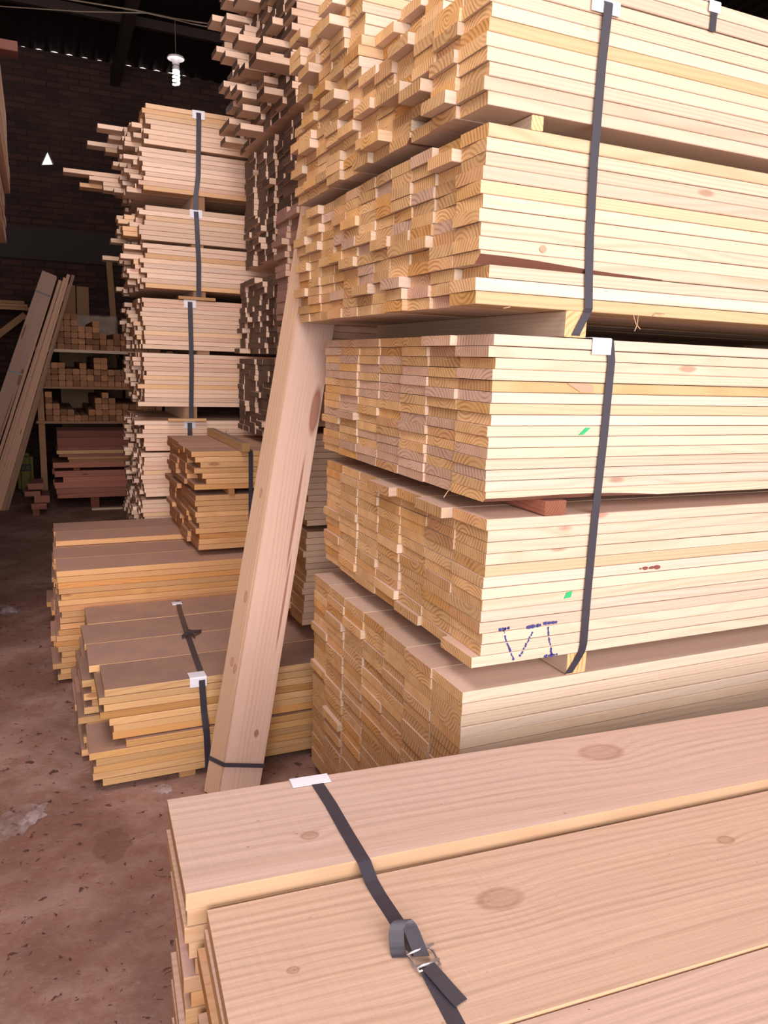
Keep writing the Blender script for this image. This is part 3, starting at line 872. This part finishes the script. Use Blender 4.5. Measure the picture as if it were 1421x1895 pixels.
o = ribbon('strap', [(0.578, 3.66, 0.3867), (0.56, 3.5, 0.3867), (0.54, 3.2, 0.3868), (0.525, 2.95, 0.3868), (0.512, 2.72, 0.3869), (0.510, 2.701, 0.384), (0.508, 2.699, 0.37), (0.514, 2.696, 0.25), (0.518, 2.684, 0.187), (0.520, 2.684, 0.17), (0.524, 2.684, 0.06), (0.524, 2.684, 0.026)], (1, 0, 0), 0.023, 0.001, M['strap'])
tag(o, 'black strap knotted over the low front bundle', 'strap', 'black packing straps')
ribbon('strap_knot', [(0.540, 3.22, 0.392), (0.530, 3.20, 0.402), (0.535, 3.16, 0.408), (0.560, 3.15, 0.404), (0.585, 3.17, 0.395), (0.600, 3.19, 0.390)], (0.2, 1, 0.1), 0.03, 0.002, M['strap'], o)
ribbon('strap_knot', [(0.510, 3.14, 0.390), (0.525, 3.14, 0.402), (0.545, 3.15, 0.404), (0.560, 3.12, 0.393)], (0.1, 1, 0.2), 0.025, 0.002, M['strap'], o)
protector(0.495, 2.7025, 0.3865, 0.062, 0.035, 0.05, label='white corner protector at the front edge of the low front bundle')
protector(0.565, 3.60, 0.3868, 0.045, 0.0, 0.03, label='white plastic tab at the back of the low front bundle')

# ------------------------------------------------------------------ tall pale stack at the back left
TG = 'boards in the tall pale strapped stack'
tall = [(2.949, 2.733, 0.640), (2.715, 2.484, 0.610), (2.402, 2.210, 0.603), (2.192, 1.941, 0.603), (1.884, 1.589, 0.594), (1.565, 1.247, 0.594), (1.160, 0.976, 0.585), (0.965, 0.690, 0.572), (0.672, 0.03, 0.566)]
tstuff = ([], [], [])
names = ['topmost tall bundle', 'second tall bundle', 'third tall bundle', 'fourth tall bundle', 'fifth tall bundle', 'sixth tall bundle', 'seventh tall bundle', 'eighth tall bundle', 'lowest tall bundle']
TSP = {0: {(0, 5): {'dx': -0.12}, (1, 6): {'dx': -0.16}, (2, 7): {'dx': -0.20}, (0, 6): {'dx': -0.10}, (3, 7): {'dx': -0.18}},
       1: {(1, 6): {'dx': -0.40}, (2, 6): {'dx': -0.24}, (3, 6): {'dx': -0.26}, (3, 5): {'dx': -0.20}, (4, 6): {'dx': -0.22}, (4, 5): {'dx': -0.18}, (5, 5): {'dx': -0.16}},
       3: {(0, 7): {'dx': -0.16}}}
for i, (zt, zb, xx) in enumerate(tall):
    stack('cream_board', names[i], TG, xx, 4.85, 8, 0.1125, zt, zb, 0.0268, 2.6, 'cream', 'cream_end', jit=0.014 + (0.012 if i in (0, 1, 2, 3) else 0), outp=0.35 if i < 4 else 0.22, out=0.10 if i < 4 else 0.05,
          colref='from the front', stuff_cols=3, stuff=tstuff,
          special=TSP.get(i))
# boards that stick far out at the back of the upper bundles
for k, (yy, zz, dx) in enumerate(((5.46, 2.80, 0.22), (5.46, 2.83, 0.19), (5.58, 2.86, 0.26), (5.35, 2.88, 0.12), (5.62, 2.66, 0.42), (5.55, 2.63, 0.17), (5.5, 2.60, 0.20), (5.45, 2.57, 0.16), (5.58, 2.10, 0.16))):
    pass
me = mesh_from(tstuff[0], tstuff[1], [M['cream'], M['cream_end'], M['bark']], tstuff[2])
o = link('cream_boards', me)
tag(o, 'mass of narrow pale boards filling the back of the tall strapped stack', 'boards'); o['kind'] = 'stuff'
for i, (za, zb_, xs_) in enumerate(((2.715, 2.733, (0.9, 2.6)), (2.403, 2.4835, (0.93, 2.5)), (2.1925, 2.2095, (0.92, 2.5)), (1.8845, 1.9405, (0.93, 2.5)), (1.5655, 1.5885, (0.95, 2.5)), (1.1605, 1.2465, (0.87, 2.5)), (0.9655, 0.9755, (0.9, 2.5)), (0.6725, 0.6895, (0.9, 2.5)), (0.0, 0.0295, (0.9, 2.5)))):
    for k, xx in enumerate(xs_):
        h = zb_ - za
        bearer(xx - 0.035, xx + 0.035, 4.86, 5.72, za, zb_, 'cross bearer under %s of the pale strapped stack, %s' % (names[i], 'near the strap' if k == 0 else 'far end'), 'cream', 'cream_end')
box_thing('lath', 0.80, 1.02, 4.835, 4.88, 1.8870, 1.905, M['orange'], 'dark orange lath lying on top of the fifth tall bundle beside the strap', 'lath', None, M['orange_end'])
box_thing('lath', 0.72, 0.95, 4.80, 4.84 , 1.1610, 1.178, M['tan'], 'loose thin lath lying beneath the sixth tall bundle', 'lath', None, M['tan_end'])
for (pts, lab) in (([(0.925, 5.3, 2.950), (0.93, 4.86, 2.9505), (0.932, 4.846, 2.947), (0.932, 4.843, 2.9), (0.925, 4.843, 2.6), (0.908, 4.843, 2.47), (0.907, 4.845, 2.403)], 'black strap around the topmost pair of tall pale bundles'),
                   ([(0.912, 5.3, 2.4035), (0.91, 4.86, 2.4035), (0.91, 4.846, 2.401), (0.912, 4.843, 2.36), (0.922, 4.843, 2.1), (0.920, 4.843, 1.95), (0.920, 4.846, 1.887)], 'black strap around the second pair of tall pale bundles'),
                   ([(0.868, 5.3, 1.8855), (0.868, 4.86, 1.8855), (0.868, 4.846, 1.882), (0.868, 4.843, 1.84), (0.872, 4.843, 1.5), (0.866, 4.843, 1.26), (0.866, 4.846, 1.165)], 'black strap around the third pair of tall pale bundles'),
                   ([(0.856, 5.3, 1.1615), (0.856, 4.86, 1.1615), (0.856, 4.846, 1.158), (0.856, 4.843, 1.10), (0.856, 4.843, 0.7), (0.856, 4.843, 0.03)], 'black strap half hidden behind the raised orange bundle')):
    o = ribbon('strap', pts, (1, 0, 0), 0.028, 0.001, M['strap']); tag(o, lab, 'strap', 'black packing straps')
for (x_, z_, lab) in ((0.932, 2.9495, 'white corner protector at the very top of the tall pale stack'), (0.91, 2.4025, 'white corner protector on the third tall pale bundle'),
                      (0.868, 1.8845, 'white corner protector on the fifth tall pale bundle'), (0.856, 1.1605, 'white corner protector just above the raised orange bundle')):
    protector(x_, 4.848, z_, 0.072, 0.045, 0.05, label=lab)

# ------------------------------------------------------------------ grey stack and rosy stack, seen end on
gst = ([], [], [])
GG = 'boards in the dark grey end-on stack'
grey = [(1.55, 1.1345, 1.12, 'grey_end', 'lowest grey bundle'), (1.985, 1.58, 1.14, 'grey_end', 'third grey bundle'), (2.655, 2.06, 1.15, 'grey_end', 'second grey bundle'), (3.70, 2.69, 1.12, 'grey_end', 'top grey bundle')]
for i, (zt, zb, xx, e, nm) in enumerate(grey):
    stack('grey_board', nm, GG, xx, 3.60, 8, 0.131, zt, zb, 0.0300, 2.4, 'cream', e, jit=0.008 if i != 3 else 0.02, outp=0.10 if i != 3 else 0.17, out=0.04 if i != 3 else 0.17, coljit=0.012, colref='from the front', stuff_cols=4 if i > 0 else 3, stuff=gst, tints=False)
me = mesh_from(gst[0], gst[1], [M['cream'], M['grey_end'], M['bark']], gst[2])
o = link('grey_boards', me)
tag(o, 'mass of dark-ended boards at the back of the grey end-on stack', 'boards'); o['kind'] = 'stuff'
for za, zb_, nm in ((1.5505, 1.5795, 'lowest and third'), (1.9855, 2.0595, 'third and second'), (2.6555, 2.6895, 'second and top')):
    for k, xx in enumerate((1.4, 2.8)):
        bearer(xx, xx + 0.06, 3.62, 4.62, za, zb_, 'bearer between the %s grey bundles, %s' % (nm, 'near end' if k == 0 else 'far end'), 'tan', 'tan_end')
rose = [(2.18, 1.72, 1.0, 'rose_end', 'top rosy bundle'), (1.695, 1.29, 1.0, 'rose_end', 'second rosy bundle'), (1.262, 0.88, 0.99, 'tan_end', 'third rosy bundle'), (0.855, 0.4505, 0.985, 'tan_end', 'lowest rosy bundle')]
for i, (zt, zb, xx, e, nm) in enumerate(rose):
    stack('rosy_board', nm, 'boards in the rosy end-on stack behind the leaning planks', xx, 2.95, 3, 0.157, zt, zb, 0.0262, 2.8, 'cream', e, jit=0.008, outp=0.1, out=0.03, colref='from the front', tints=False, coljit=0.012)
for za, zb_, nm in ((1.6955, 1.7195, 'top and second'), (1.2625, 1.2895, 'second and third'), (0.8555, 0.8795, 'third and lowest')):
    for k, xx in enumerate((1.35, 3.0)):
        bearer(xx, xx + 0.06, 2.96, 3.40, za, zb_, 'bearer between the %s rosy bundles, %s' % (nm, 'near end' if k == 0 else 'far end'), 'tan', 'tan_end')
for k, xx in enumerate((1.5, 2.8)):
    bearer(xx, xx + 0.07, 2.96, 3.40, 0.3855, 0.4500, 'thick bearer between low front bundle and rosy stack, %s' % ('near end' if k == 0 else 'far end'), 'tan', 'tan_end')


# ------------------------------------------------------------------ leaning planks
def lean_plank(name, foot, top, w, t, face, end, label, group=None, wdir=(1, 0, 0), tint=(1, 1, 1), cat='plank', parent=None, nseg=8):
    """Plank from foot to top; its width runs along wdir, made square to its length."""
    a, b = Vector(foot), Vector(top)
    d = (b - a); L = d.length; d.normalize()
    W = Vector(wdir); W = (W - d * W.dot(d)).normalized()
    N = d.cross(W).normalized()
    V, F, I = board_data(L, w, t, nseg, 0.0012, 0.0008, 0, rng)
    o = link(name, mesh_from(V, F, [M[face], M[end], M['bark']], I), color=tint)
    m = Matrix.Identity(4)
    for i in range(3):
        m[i][0] = d[i]; m[i][1] = W[i]; m[i][2] = N[i]; m[i][3] = a[i]
    o.matrix_world = m
    return tag(o, label, cat, group)


LG = 'planks strapped in the long leaning bundle'
F0 = Vector((0.524, 2.500, 0.008)); T0 = Vector((0.975, 2.820, 2.17))
dL = (T0 - F0).normalized(); wL = (Vector((1, 0, 0)) - dL * dL.x).normalized(); nL = wL.cross(dL)      # nL points towards the door
if nL.y > 0: nL = -nL
specs = [(0.0245, -0.0520, 0.120, 'plank_plain', 'rearmost thin plank of the long leaning bundle'),
         (0.0165, -0.0390, 0.128, 'plank_plain', 'second plank from the rear in the long leaning bundle'),
         (0.0085, -0.0260, 0.134, 'cream', 'middle thin plank in the long leaning bundle'),
         (0.0045, -0.0130, 0.138, 'cream', 'thin plank right behind the front one in the long leaning bundle'),
         (0.0000, 0.0000, 0.145, 'plank', 'front rosy plank with a long red knot, leaning bundle')]
for i, (sx, sn, w_, fc, lab) in enumerate(specs):
    off = wL * sx + nL * sn
    lean_plank('long_plank', F0 + off, T0 + off + dL * R(-0.02, 0.03), w_, 0.0118, fc, 'cream_end', lab, LG, wdir=(1, 0, 0), tint=(1, 1, 1) if i in (0, 1, 4) else (0.9, 0.9, 0.88))
sdir = (wL * 0.037 - nL * -0.068 * -1).normalized()
off = wL * -0.0400 - nL * 0.0640
sd = (wL * 0.036 + nL * 0.066).normalized()
lean_plank('long_plank', F0 + off, T0 + off, 0.072, 0.0118, 'plank_plain', 'cream_end', 'narrow knotty plank set at an angle along the left of the leaning bundle', LG, wdir=sd, tint=(0.96, 0.94, 0.9))
# strap round the foot of the bundle


def lp(s, wd, nn):
    return tuple(F0 + dL * s + wL * wd + nL * nn)


o = ribbon('strap', [lp(0.122, -0.0425, -0.0640), lp(0.122, -0.010, -0.0005), lp(0.122, -0.002, 0.0130), lp(0.122, 0.146, 0.0135), lp(0.122, 0.1475, -0.002), lp(0.122, 0.145, -0.053), lp(0.122, -0.026, -0.0700), lp(0.122, -0.0425, -0.0640)], dL, 0.015, 0.001, M['strap'])
tag(o, 'thin black strap tied around the foot of the leaning planks', 'strap', 'black packing straps')

# ------------------------------------------------------------------ far corner: racks of sticks, red stack, planks
RY = 8.6


def post(x, z0, z1, lab):
    box_thing('rack_post', x - 0.03, x + 0.03, RY + 0.03, RY + 0.10, z0, z1, M['stick'], lab, 'post', 'rack posts', M['stick_end'])


rack = bpy.data.objects.new('storage_rack', None); COL.objects.link(rack); rack.location = (0.5, RY, 0)
tag(rack, 'dark timber storage rack holding rows of short sticks against the back wall', 'rack')


def rack_part(name, x0, x1, y0, y1, z0, z1, mat, label=None):
    v, f = box_data(x0 - 0.5, x1 - 0.5, y0 - RY, y1 - RY, z0, z1)
    o = link(name, mesh_from(v, f, [mat]), rack)
    if label: o['label'] = label


for x_ in (0.03, 1.32):
    for y_ in (RY + 0.02, RY + 1.15):
        rack_part('post', x_ - 0.03, x_ + 0.03, y_, y_ + 0.06, 0, 1.60, M['stick'])
for z_ in (0.83, 1.185, 1.555):
    rack_part('shelf', -0.02 if z_ != 1.555 else 0.09, 1.36, RY - 0.01, RY + 1.25, z_, z_ + 0.025, M['stick'])
rack_part('shelf_edge', 0.10, 1.36, RY - 0.035, RY - 0.011, 1.553, 1.582, M['cream'], 'pale front edge board')
hts = {1.58: [1, 2, 5, 6, 6, 4, 4, 5, 3, 2, 3, 3, 3, 4, 3, 3, 3], 1.21: [5, 4, 4, 3, 3, 4, 3, 5, 5, 3, 3, 3, 5, 5, 4, 4, 4], 0.855: [5, 3, 2, 2, 1, 1, 2, 4, 5, 4, 3, 3, 3, 3, 3, 3, 3]}
sm = [None] * 4
for i in range(4):
    V, F, I = board_data(1.18, 0.064, 0.0575, 2, 0.005, 0, 0, rng)
    sm[i] = mesh_from(V, F, [M['stick'], M['stick_end'], M['bark']], I)
sn = {1.58: 'top rack shelf', 1.21: 'middle rack shelf', 0.855: 'lowest rack shelf'}
for z_, hl in hts.items():
    for c_, h in enumerate(hl):
        for k in range(h):
            x_ = 0.075 + c_ * 0.068 + 0.064
            y_ = RY + 0.02 + R(-0.035, 0.02)
            o = link('square_stick', sm[rng.randrange(4)], loc=(x_ + R(-0.001, 0.001), y_, z_ + 0.0012 + k * 0.0595), rot=(0, 0, math.pi / 2))
            tag(o, 'short square stick, %s from left, %s up, on the %s' % (ordinal(c_ + 1), ordinal(k + 1), sn[z_]), 'stick', 'square sticks stacked on the rack')
# loose sticks lying askew on the piles
for (x_, z_, a, lab) in ((0.20, 1.62 + 0.0, 0, ''),): pass

# plywood behind, wrapped in film
o = lean_plank('plywood_sheet', (0.26, 9.90, 0.0), (0.26, 9.94, 1.98), 0.64, 0.02, 'ply', 'tan_end', 'tan plywood sheet in plastic film standing behind the sticks', None, cat='sheet')
w_ = ribbon('plastic_wrap', [(0.57, 9.895, 1.66), (0.57, 9.90, 1.8), (0.57, 9.912, 1.985), (0.57, 9.93, 1.995), (0.57, 9.97, 1.99)], (1, 0, 0), 0.70, 0.002, M['film'])
tag(w_, 'clear crinkled plastic film draped over the plywood behind the sticks', 'film')
lean_plank('leaning_board', (0.30, 10.02, 0), (0.34, 10.17, 2.34), 0.135, 0.02, 'stick', 'stick_end', 'dark upright board against the brick wall, left of a pair', 'boards against the back wall')
lean_plank('leaning_board', (0.45, 10.02, 0), (0.49, 10.17, 2.33), 0.135, 0.02, 'stick', 'stick_end', 'dark upright board against the brick wall, right of a pair', 'boards against the back wall')
lean_plank('leaning_board', (0.93, 9.96, 0), (0.83, 10.17, 2.72), 0.07, 0.03, 'stick', 'stick_end', 'narrow stick standing tall beside the plastic-wrapped plywood', 'boards against the back wall')
lean_plank('leaning_board', (1.02, 9.96, 0), (0.99, 10.17, 1.98), 0.06, 0.03, 'cream', 'stick_end', 'short pale stick standing close to the tall pale stack', 'boards against the back wall')

# red stack along the aisle end
rz = 0.11
reds = [(0.14, 0.045, 0), (0.13, 0.055, 0), (0.12, 0.06, 0), (0.20, 0.055, 0), (0.125, 0.06, 0)]
zc = 0.12
for k, (xx, th, _) in enumerate(reds):
    for c_ in range(2):
        o = link('red_board', board_mesh(2.2, 0.205, th - 0.001, 'red', 'red_end', k % 5), loc=(xx + c_ * R(-0.02, 0.02), 8.18 + c_ * 0.207, zc), color=(1.25, 1.2, 1.2) if k > 1 else (1.1, 1.05, 1.05))
        tag(o, 'thick reddish board, %s up from the floor, %s of the red stack' % (ordinal(k + 1), 'front' if c_ == 0 else 'rear'), 'board', 'reddish boards in the far stack')
    zc += th
zc += 0.03
bearer(0.3, 0.36, 8.2, 8.6, 0.395, 0.4245, 'bearer between the two parts of the red stack', 'red', 'red_end')
bearer(1.9, 1.96, 8.2, 8.6, 0.395, 0.4245, 'bearer between the two parts of the red stack, far end', 'red', 'red_end')
bearer(0.45, 0.53, 8.2, 8.6, 0.0, 0.119, 'floor block under the red stack, hidden in shade', 'red', 'red_end')
bearer(1.9, 1.98, 8.2, 8.6, 0.0, 0.119, 'floor block under the far end of the red stack', 'red', 'red_end')
zc = 0.425
for k, (xx, th, fc, tt_) in enumerate(((0.11, 0.055, 'red', (1.3, 1.25, 1.2)), (0.26, 0.028, 'orange', (0.8, 0.75, 0.8)), (0.25, 0.026, 'orange', (0.85, 0.8, 0.85)), (0.17, 0.03, 'red', (0.9, 0.9, 0.9)), (0.15, 0.035, 'tan', (1, 1, 1)), (0.16, 0.035, 'red', (0.7, 0.7, 0.7)), (0.16, 0.09, 'red', (0.65, 0.55, 0.55)), (0.16, 0.07, 'red', (0.5, 0.45, 0.45)))):
    for c_ in range(2):
        o = link('red_board', board_mesh(2.2, 0.2, th - 0.001, fc, 'red_end', k % 5), loc=(xx, 8.18 + c_ * 0.202, zc), color=tt_)
        tag(o, '%s board, %s up in the upper red stack, %s' % ({'red': 'dark reddish', 'orange': 'thin orange', 'tan': 'pale tan'}[fc], ordinal(k + 1), 'front' if c_ == 0 else 'rear'), 'board', 'reddish boards in the far stack')
    zc += th
for k, (xx, yy, th) in enumerate(((-0.13, 8.75, 0.06), (-0.10, 8.75, 0.07), (-0.18, 8.75, 0.05), (-0.15, 8.75, 0.06))):
    o = link('red_board', board_mesh(0.135, 0.32, th - 0.002, 'red', 'red_end', k), loc=(xx + 0.03, 7.95, 0.06 + k * 0.065), color=(0.8, 0.8, 0.8))
    tag(o, 'short dark offcut beside the red stack, %s up' % ordinal(k + 1), 'board', 'dark offcuts beside the red stack')
bearer(-0.09, -0.03, 7.97, 8.24, 0.0, 0.0595, 'block under the dark offcuts', 'red', 'red_end')
box_thing('lath', 0.45, 1.2, 8.10, 8.16, 0.0, 0.02, M['cream'], 'pale lath on the floor in front of the red stack', 'lath', None, M['cream_end'])

# yellow bag with a black band under the poles
v, f = box_data(-0.235, -0.075, 9.3, 9.6, 0.0, 0.44)
bm = bmesh.new(); me = mesh_from(v, f, [M['yellow']]); bm.from_mesh(me)
bmesh.ops.bevel(bm, geom=bm.edges[:], offset=0.04, segments=3, affect='EDGES'); bm.to_mesh(me); bm.free()
bag = tag(link('bag', me), 'yellow bag with a black printed band behind the leaning poles', 'bag')
v, f = box_data(-0.195, -0.115 + 0.02, 9.294, 9.2985, 0.245, 0.325)
link('printed_band', mesh_from(v, f, [M['black']]), bag)


def letter(strokes, ox, oz, s, y, parent, name):
    V, F = [], []
    for (x0, z0, x1, z1) in strokes:
        d = Vector((x1 - x0, z1 - z0)).normalized(); n_ = Vector((-d.y, d.x)) * 0.09
        q = [(x0 - n_.x, z0 - n_.y), (x1 - n_.x, z1 - n_.y), (x1 + n_.x, z1 + n_.y), (x0 + n_.x, z0 + n_.y)]
        b = len(V)
        V += [(ox + a * s, y, oz + c * s) for a, c in q] + [(ox + a * s, y + 0.003, oz + c * s) for a, c in q]
        F += [(b, b + 1, b + 2, b + 3), (b + 7, b + 6, b + 5, b + 4)] + [(b + i, b + 4 + i, b + 4 + (i + 1) % 4, b + (i + 1) % 4) for i in range(4)]
    link(name, mesh_from(V, F, [M['yellow']]), parent)


letter([(0, 0, 0, 1), (0, 0.93, 0.55, 0.93), (0, 0.5, 0.5, 0.5), (0, 0.07, 0.55, 0.07)], -0.182, 0.262, 0.045, 9.290, bag, 'printed_letter')
letter([(0, 0, 0.6, 1), (0, 1, 0.6, 0)], -0.146, 0.262, 0.045, 9.290, bag, 'printed_letter')

# leaning poles on the left
PG = 'long planks leaning in the far left corner'
lean_plank('leaning_plank', (-0.74, 8.26, 0.0), (0.105, 8.50, 2.33), 0.135, 0.03, 'plank', 'cream_end', 'widest leaning plank at far left, two dark straps around it', PG, tint=(0.95, 0.88, 0.86), wdir=(1, 0, -0.1))
for k in range(8):
    fx = -0.565 + k * 0.032
    tx = 0.205 + k * 0.0225 + 0.01 * (k % 2)
    lean_plank('leaning_plank', (fx, 8.30 + 0.022 * (k % 2), 0.0), (tx, 8.50 + 0.022 * (k % 2), 2.30 + R(-0.09, 0.05)), 0.03, 0.02, 'plank_plain', 'cream_end',
               'thin leaning plank, %s from the left of the far-left sheaf' % ordinal(k + 1), PG, tint=(1.15, 1.05, 1.0) if k < 6 else (0.7, 0.6, 0.55), wdir=(1, 0, -0.1))
A_, B_ = Vector((-0.74, 8.26, 0)), Vector((0.105, 8.50, 2.33))
dd = (B_ - A_).normalized(); wv_ = (Vector((1, 0, -0.1)) - dd * dd.dot(Vector((1, 0, -0.1)))).normalized(); nv_ = dd.cross(wv_)
for s_, lab in ((2.28, 'thin black strap near the top of the widest far-left plank'), (1.46, 'thin black strap halfway down the widest far-left plank')):
    g = 0.002
    def q_(a, b): return tuple(A_ + dd * s_ + wv_ * a + nv_ * b)
    o = ribbon('strap', [q_(-g, -g), q_(0.137, -g), q_(0.137, 0.032), q_(-g, 0.032), q_(-g, -g)], dd, 0.016, 0.001, M['strap']); tag(o, lab, 'strap', 'black packing straps')
# shelf of long boards far left
for k in range(3):
    box_thing('shelf_board', -1.6, -0.02 - 0.03 * k, 9.80, 9.98, 2.00 + k * 0.034, 2.032 + k * 0.034, M['stick'], 'dark horizontal board at far left behind the poles, %s up' % ordinal(k + 1), 'board', 'horizontal boards behind the poles', M['stick_end'])
lean_plank('brace', (-0.62, 9.86, 1.55), (-0.10, 9.88, 1.985), 0.07, 0.03, 'stick', 'stick_end', 'diagonal brace under the horizontal boards at far left', None, cat='brace')
lean_plank('brace', (-0.74, 9.86, 0.0), (-0.74, 9.86, 1.97), 0.08, 0.05, 'stick', 'stick_end', 'upright carrying the horizontal boards at far left', None, cat='post')
lean_plank('brace', (-1.5, 9.86, 0.0), (-1.5, 9.86, 1.995), 0.08, 0.05, 'stick', 'stick_end', 'outer upright carrying the horizontal boards', None, cat='post')

# ------------------------------------------------------------------ stack at the left edge of the picture (boards run along the aisle)
zz = 0.0
lefts = [(-0.42, 0.0, 1.30), (-0.30, 1.32, 1.82), (-0.205, 1.84, 2.24), (-0.135, 2.26, 2.56), (-0.098, 2.58, 3.08), (-0.135, 3.10, 3.34)]
for i, (xe, z0_, z1_) in enumerate(lefts):
    n_ = int(round((z1_ - z0_) / 0.052)); th = (z1_ - z0_) / n_
    for r in range(n_):
        for c_ in range(2):
            me = board_mesh(2.4, 0.15 if c_ == 0 else 0.45, th - 0.0015, 'cream', 'tan_end', rng.randrange(4))
            x_ = xe - (0 if c_ == 0 else 0.160) + R(-0.006, 0.002) * (c_ == 0)
            o = link('aisle_board', me, loc=(x_, 3.6 + R(-0.02, 0.02), z0_ + r * th), rot=(0, 0, math.pi / 2), color=(1.0, 0.92, 0.88))
            tag(o, 'board, %s up in %s part of the left-edge stack, %s' % (ordinal(r + 1), ['lowest', 'second', 'third', 'fourth', 'fifth', 'topmost'][i], 'aisle side' if c_ == 0 else 'inner'), 'board', 'boards in the stack cut by the left edge')
    if i < 5:
        for yb in (3.9, 5.6):
            nx = min(xe, lefts[i + 1][0])
            bearer(nx - 0.5, nx - 0.03, yb, yb + 0.05, z1_ + 0.0003, z1_ + 0.0187, 'thin lath between parts of the left-edge stack', 'stick', 'stick_end')
box_thing('stub_board', -1.0, -0.008, 5.86, 6.0, 3.4175, 3.4775, M['red'], 'reddish board sticking out at the top of the left edge', 'board', None, M['orange_end']).color = (0.55, 0.55, 0.6, 1)
bearer(-0.5, -0.2, 5.80, 5.99, 3.3395, 3.4170, 'packing under the reddish board at upper left', 'red', 'red_end')

# ------------------------------------------------------------------ bulb and cables
lampr = bpy.data.objects.new('hanging_bulb', None); COL.objects.link(lampr); lampr.location = (1.0, 6.0, 3.60)
tag(lampr, 'lit spiral bulb hanging below a white ceramic disc in the dark roof', 'lamp')


def lathe(name, prof, mat, parent, n=24):
    V, F = [], []
    for (r, z) in prof:
        for k in range(n):
            a = 2 * math.pi * k / n; V.append((r * math.cos(a), r * math.sin(a), z))
    for i in range(len(prof) - 1):
        for k in range(n):
            k2 = (k + 1) % n; F.append((i * n + k, i * n + k2, (i + 1) * n + k2, (i + 1) * n + k))
    F.append(tuple(reversed(range(n)))); F.append(tuple((len(prof) - 1) * n + k for k in range(n)))
    bm = bmesh.new(); me = mesh_from(V, F, [mat], smooth=True); bm.from_mesh(me); bmesh.ops.recalc_face_normals(bm, faces=bm.faces); bm.to_mesh(me); bm.free()
    return link(name, me, parent)


lathe('ceramic_disc', [(0.020, 0.012), (0.055, 0.010), (0.060, 0.0), (0.056, -0.008), (0.026, -0.012), (0.024, -0.04), (0.020, -0.045)], M['ceramic'], lampr)
lathe('lamp_base', [(0.017, -0.045), (0.024, -0.055), (0.026, -0.075), (0.025, -0.080)], M['ceramic'], lampr)
hp = []
for i in range(90):
    a = i / 90 * 2 * math.pi * 3.5
    hp.append((0.019 * math.cos(a), 0.019 * math.sin(a), -0.085 - 0.085 * i / 90))
tube('spiral_tube', hp, 0.0065, M['lamp'], lampr, res=8)
ld_ = bpy.data.lights.new('bulb_light', 'POINT'); ld_.energy = 13; ld_.color = (1.0, 0.9, 0.88); ld_.shadow_soft_size = 0.05
lo_ = bpy.data.objects.new('bulb_light', ld_); lo_.parent = lampr; lo_.location = (0, 0, -0.23); COL.objects.link(lo_)
tube('drop_wire', [(0, 0, 0.012), (0.0, 0, 0.10), (-0.002, 0, 0.246)], 0.003, M['cable'], lampr)


def cable(pts, r, lab):
    P = []
    for i in range(len(pts) - 1):
        for k in range(6):
            u = k / 6
            p = Vector(pts[i]).lerp(Vector(pts[i + 1]), u); P.append((p.x, p.y, p.z))
    P.append(pts[-1])
    o = tube('cable', P, r, M['cable']); tag(o, lab, 'cable', 'cables under the roof')


cable([(-1.2, 6, 3.80), (0.224, 6, 3.83), (0.733, 6, 3.853), (0.998, 6, 3.852), (1.285, 6, 3.868), (2.6, 6, 3.93)], 0.005, 'brown cable carrying the hanging bulb across the roof')
cable([(-1.5, 5.97, 3.62), (-0.1, 5.97, 3.70), (0.387, 5.97, 3.765), (0.804, 5.97, 3.84), (1.1, 5.97, 3.83), (2.6, 5.97, 3.86)], 0.004, 'lower thin cable sagging beside the bulb cable')

# ------------------------------------------------------------------ plastic scraps on the floor


def scrap(loc, sx, sy, h, label, seed, mat='film'):
    wr = random.Random(seed)
    n = 12
    V, F = [], []
    for j in range(n + 1):
        for i in range(n + 1):
            u, v = i / n - 0.5, j / n - 0.5
            e = 1 - min(1, (u * u + v * v) * 3.0)
            V.append((u * sx * wr.uniform(0.93, 1.07), v * sy * wr.uniform(0.93, 1.07), 0.002 + max(0, e) * h * wr.uniform(0.1, 1.0)))
    for j in range(n):
        for i in range(n):
            u, v = (i + .5) / n - .5, (j + .5) / n - .5
            if u * u + v * v > 0.2 + wr.uniform(-.04, .04): continue
            a = j * (n + 1) + i; F.append((a, a + 1, a + n + 2, a + n + 1))
    o = link('plastic_scrap', mesh_from(V, F, [M[mat]]), loc=loc, rot=(0, 0, wr.uniform(0, 1)))
    md = o.modifiers.new('s', 'SOLIDIFY'); md.thickness = 0.0006
    return tag(o, label, 'plastic', 'scraps of plastic film on the floor')


scrap((-0.125, 2.60, 0), 0.24, 0.15, 0.025, 'large grey crumpled plastic sheet on the floor at the left edge', 3)
scrap((0.352, 2.63, 0), 0.075, 0.07, 0.02, 'small whitish plastic scrap before the low front bundle', 5)
scrap((-0.25, 4.98, 0), 0.16, 0.28, 0.03, 'bluish plastic scrap on the floor near the left edge, farther back', 8)
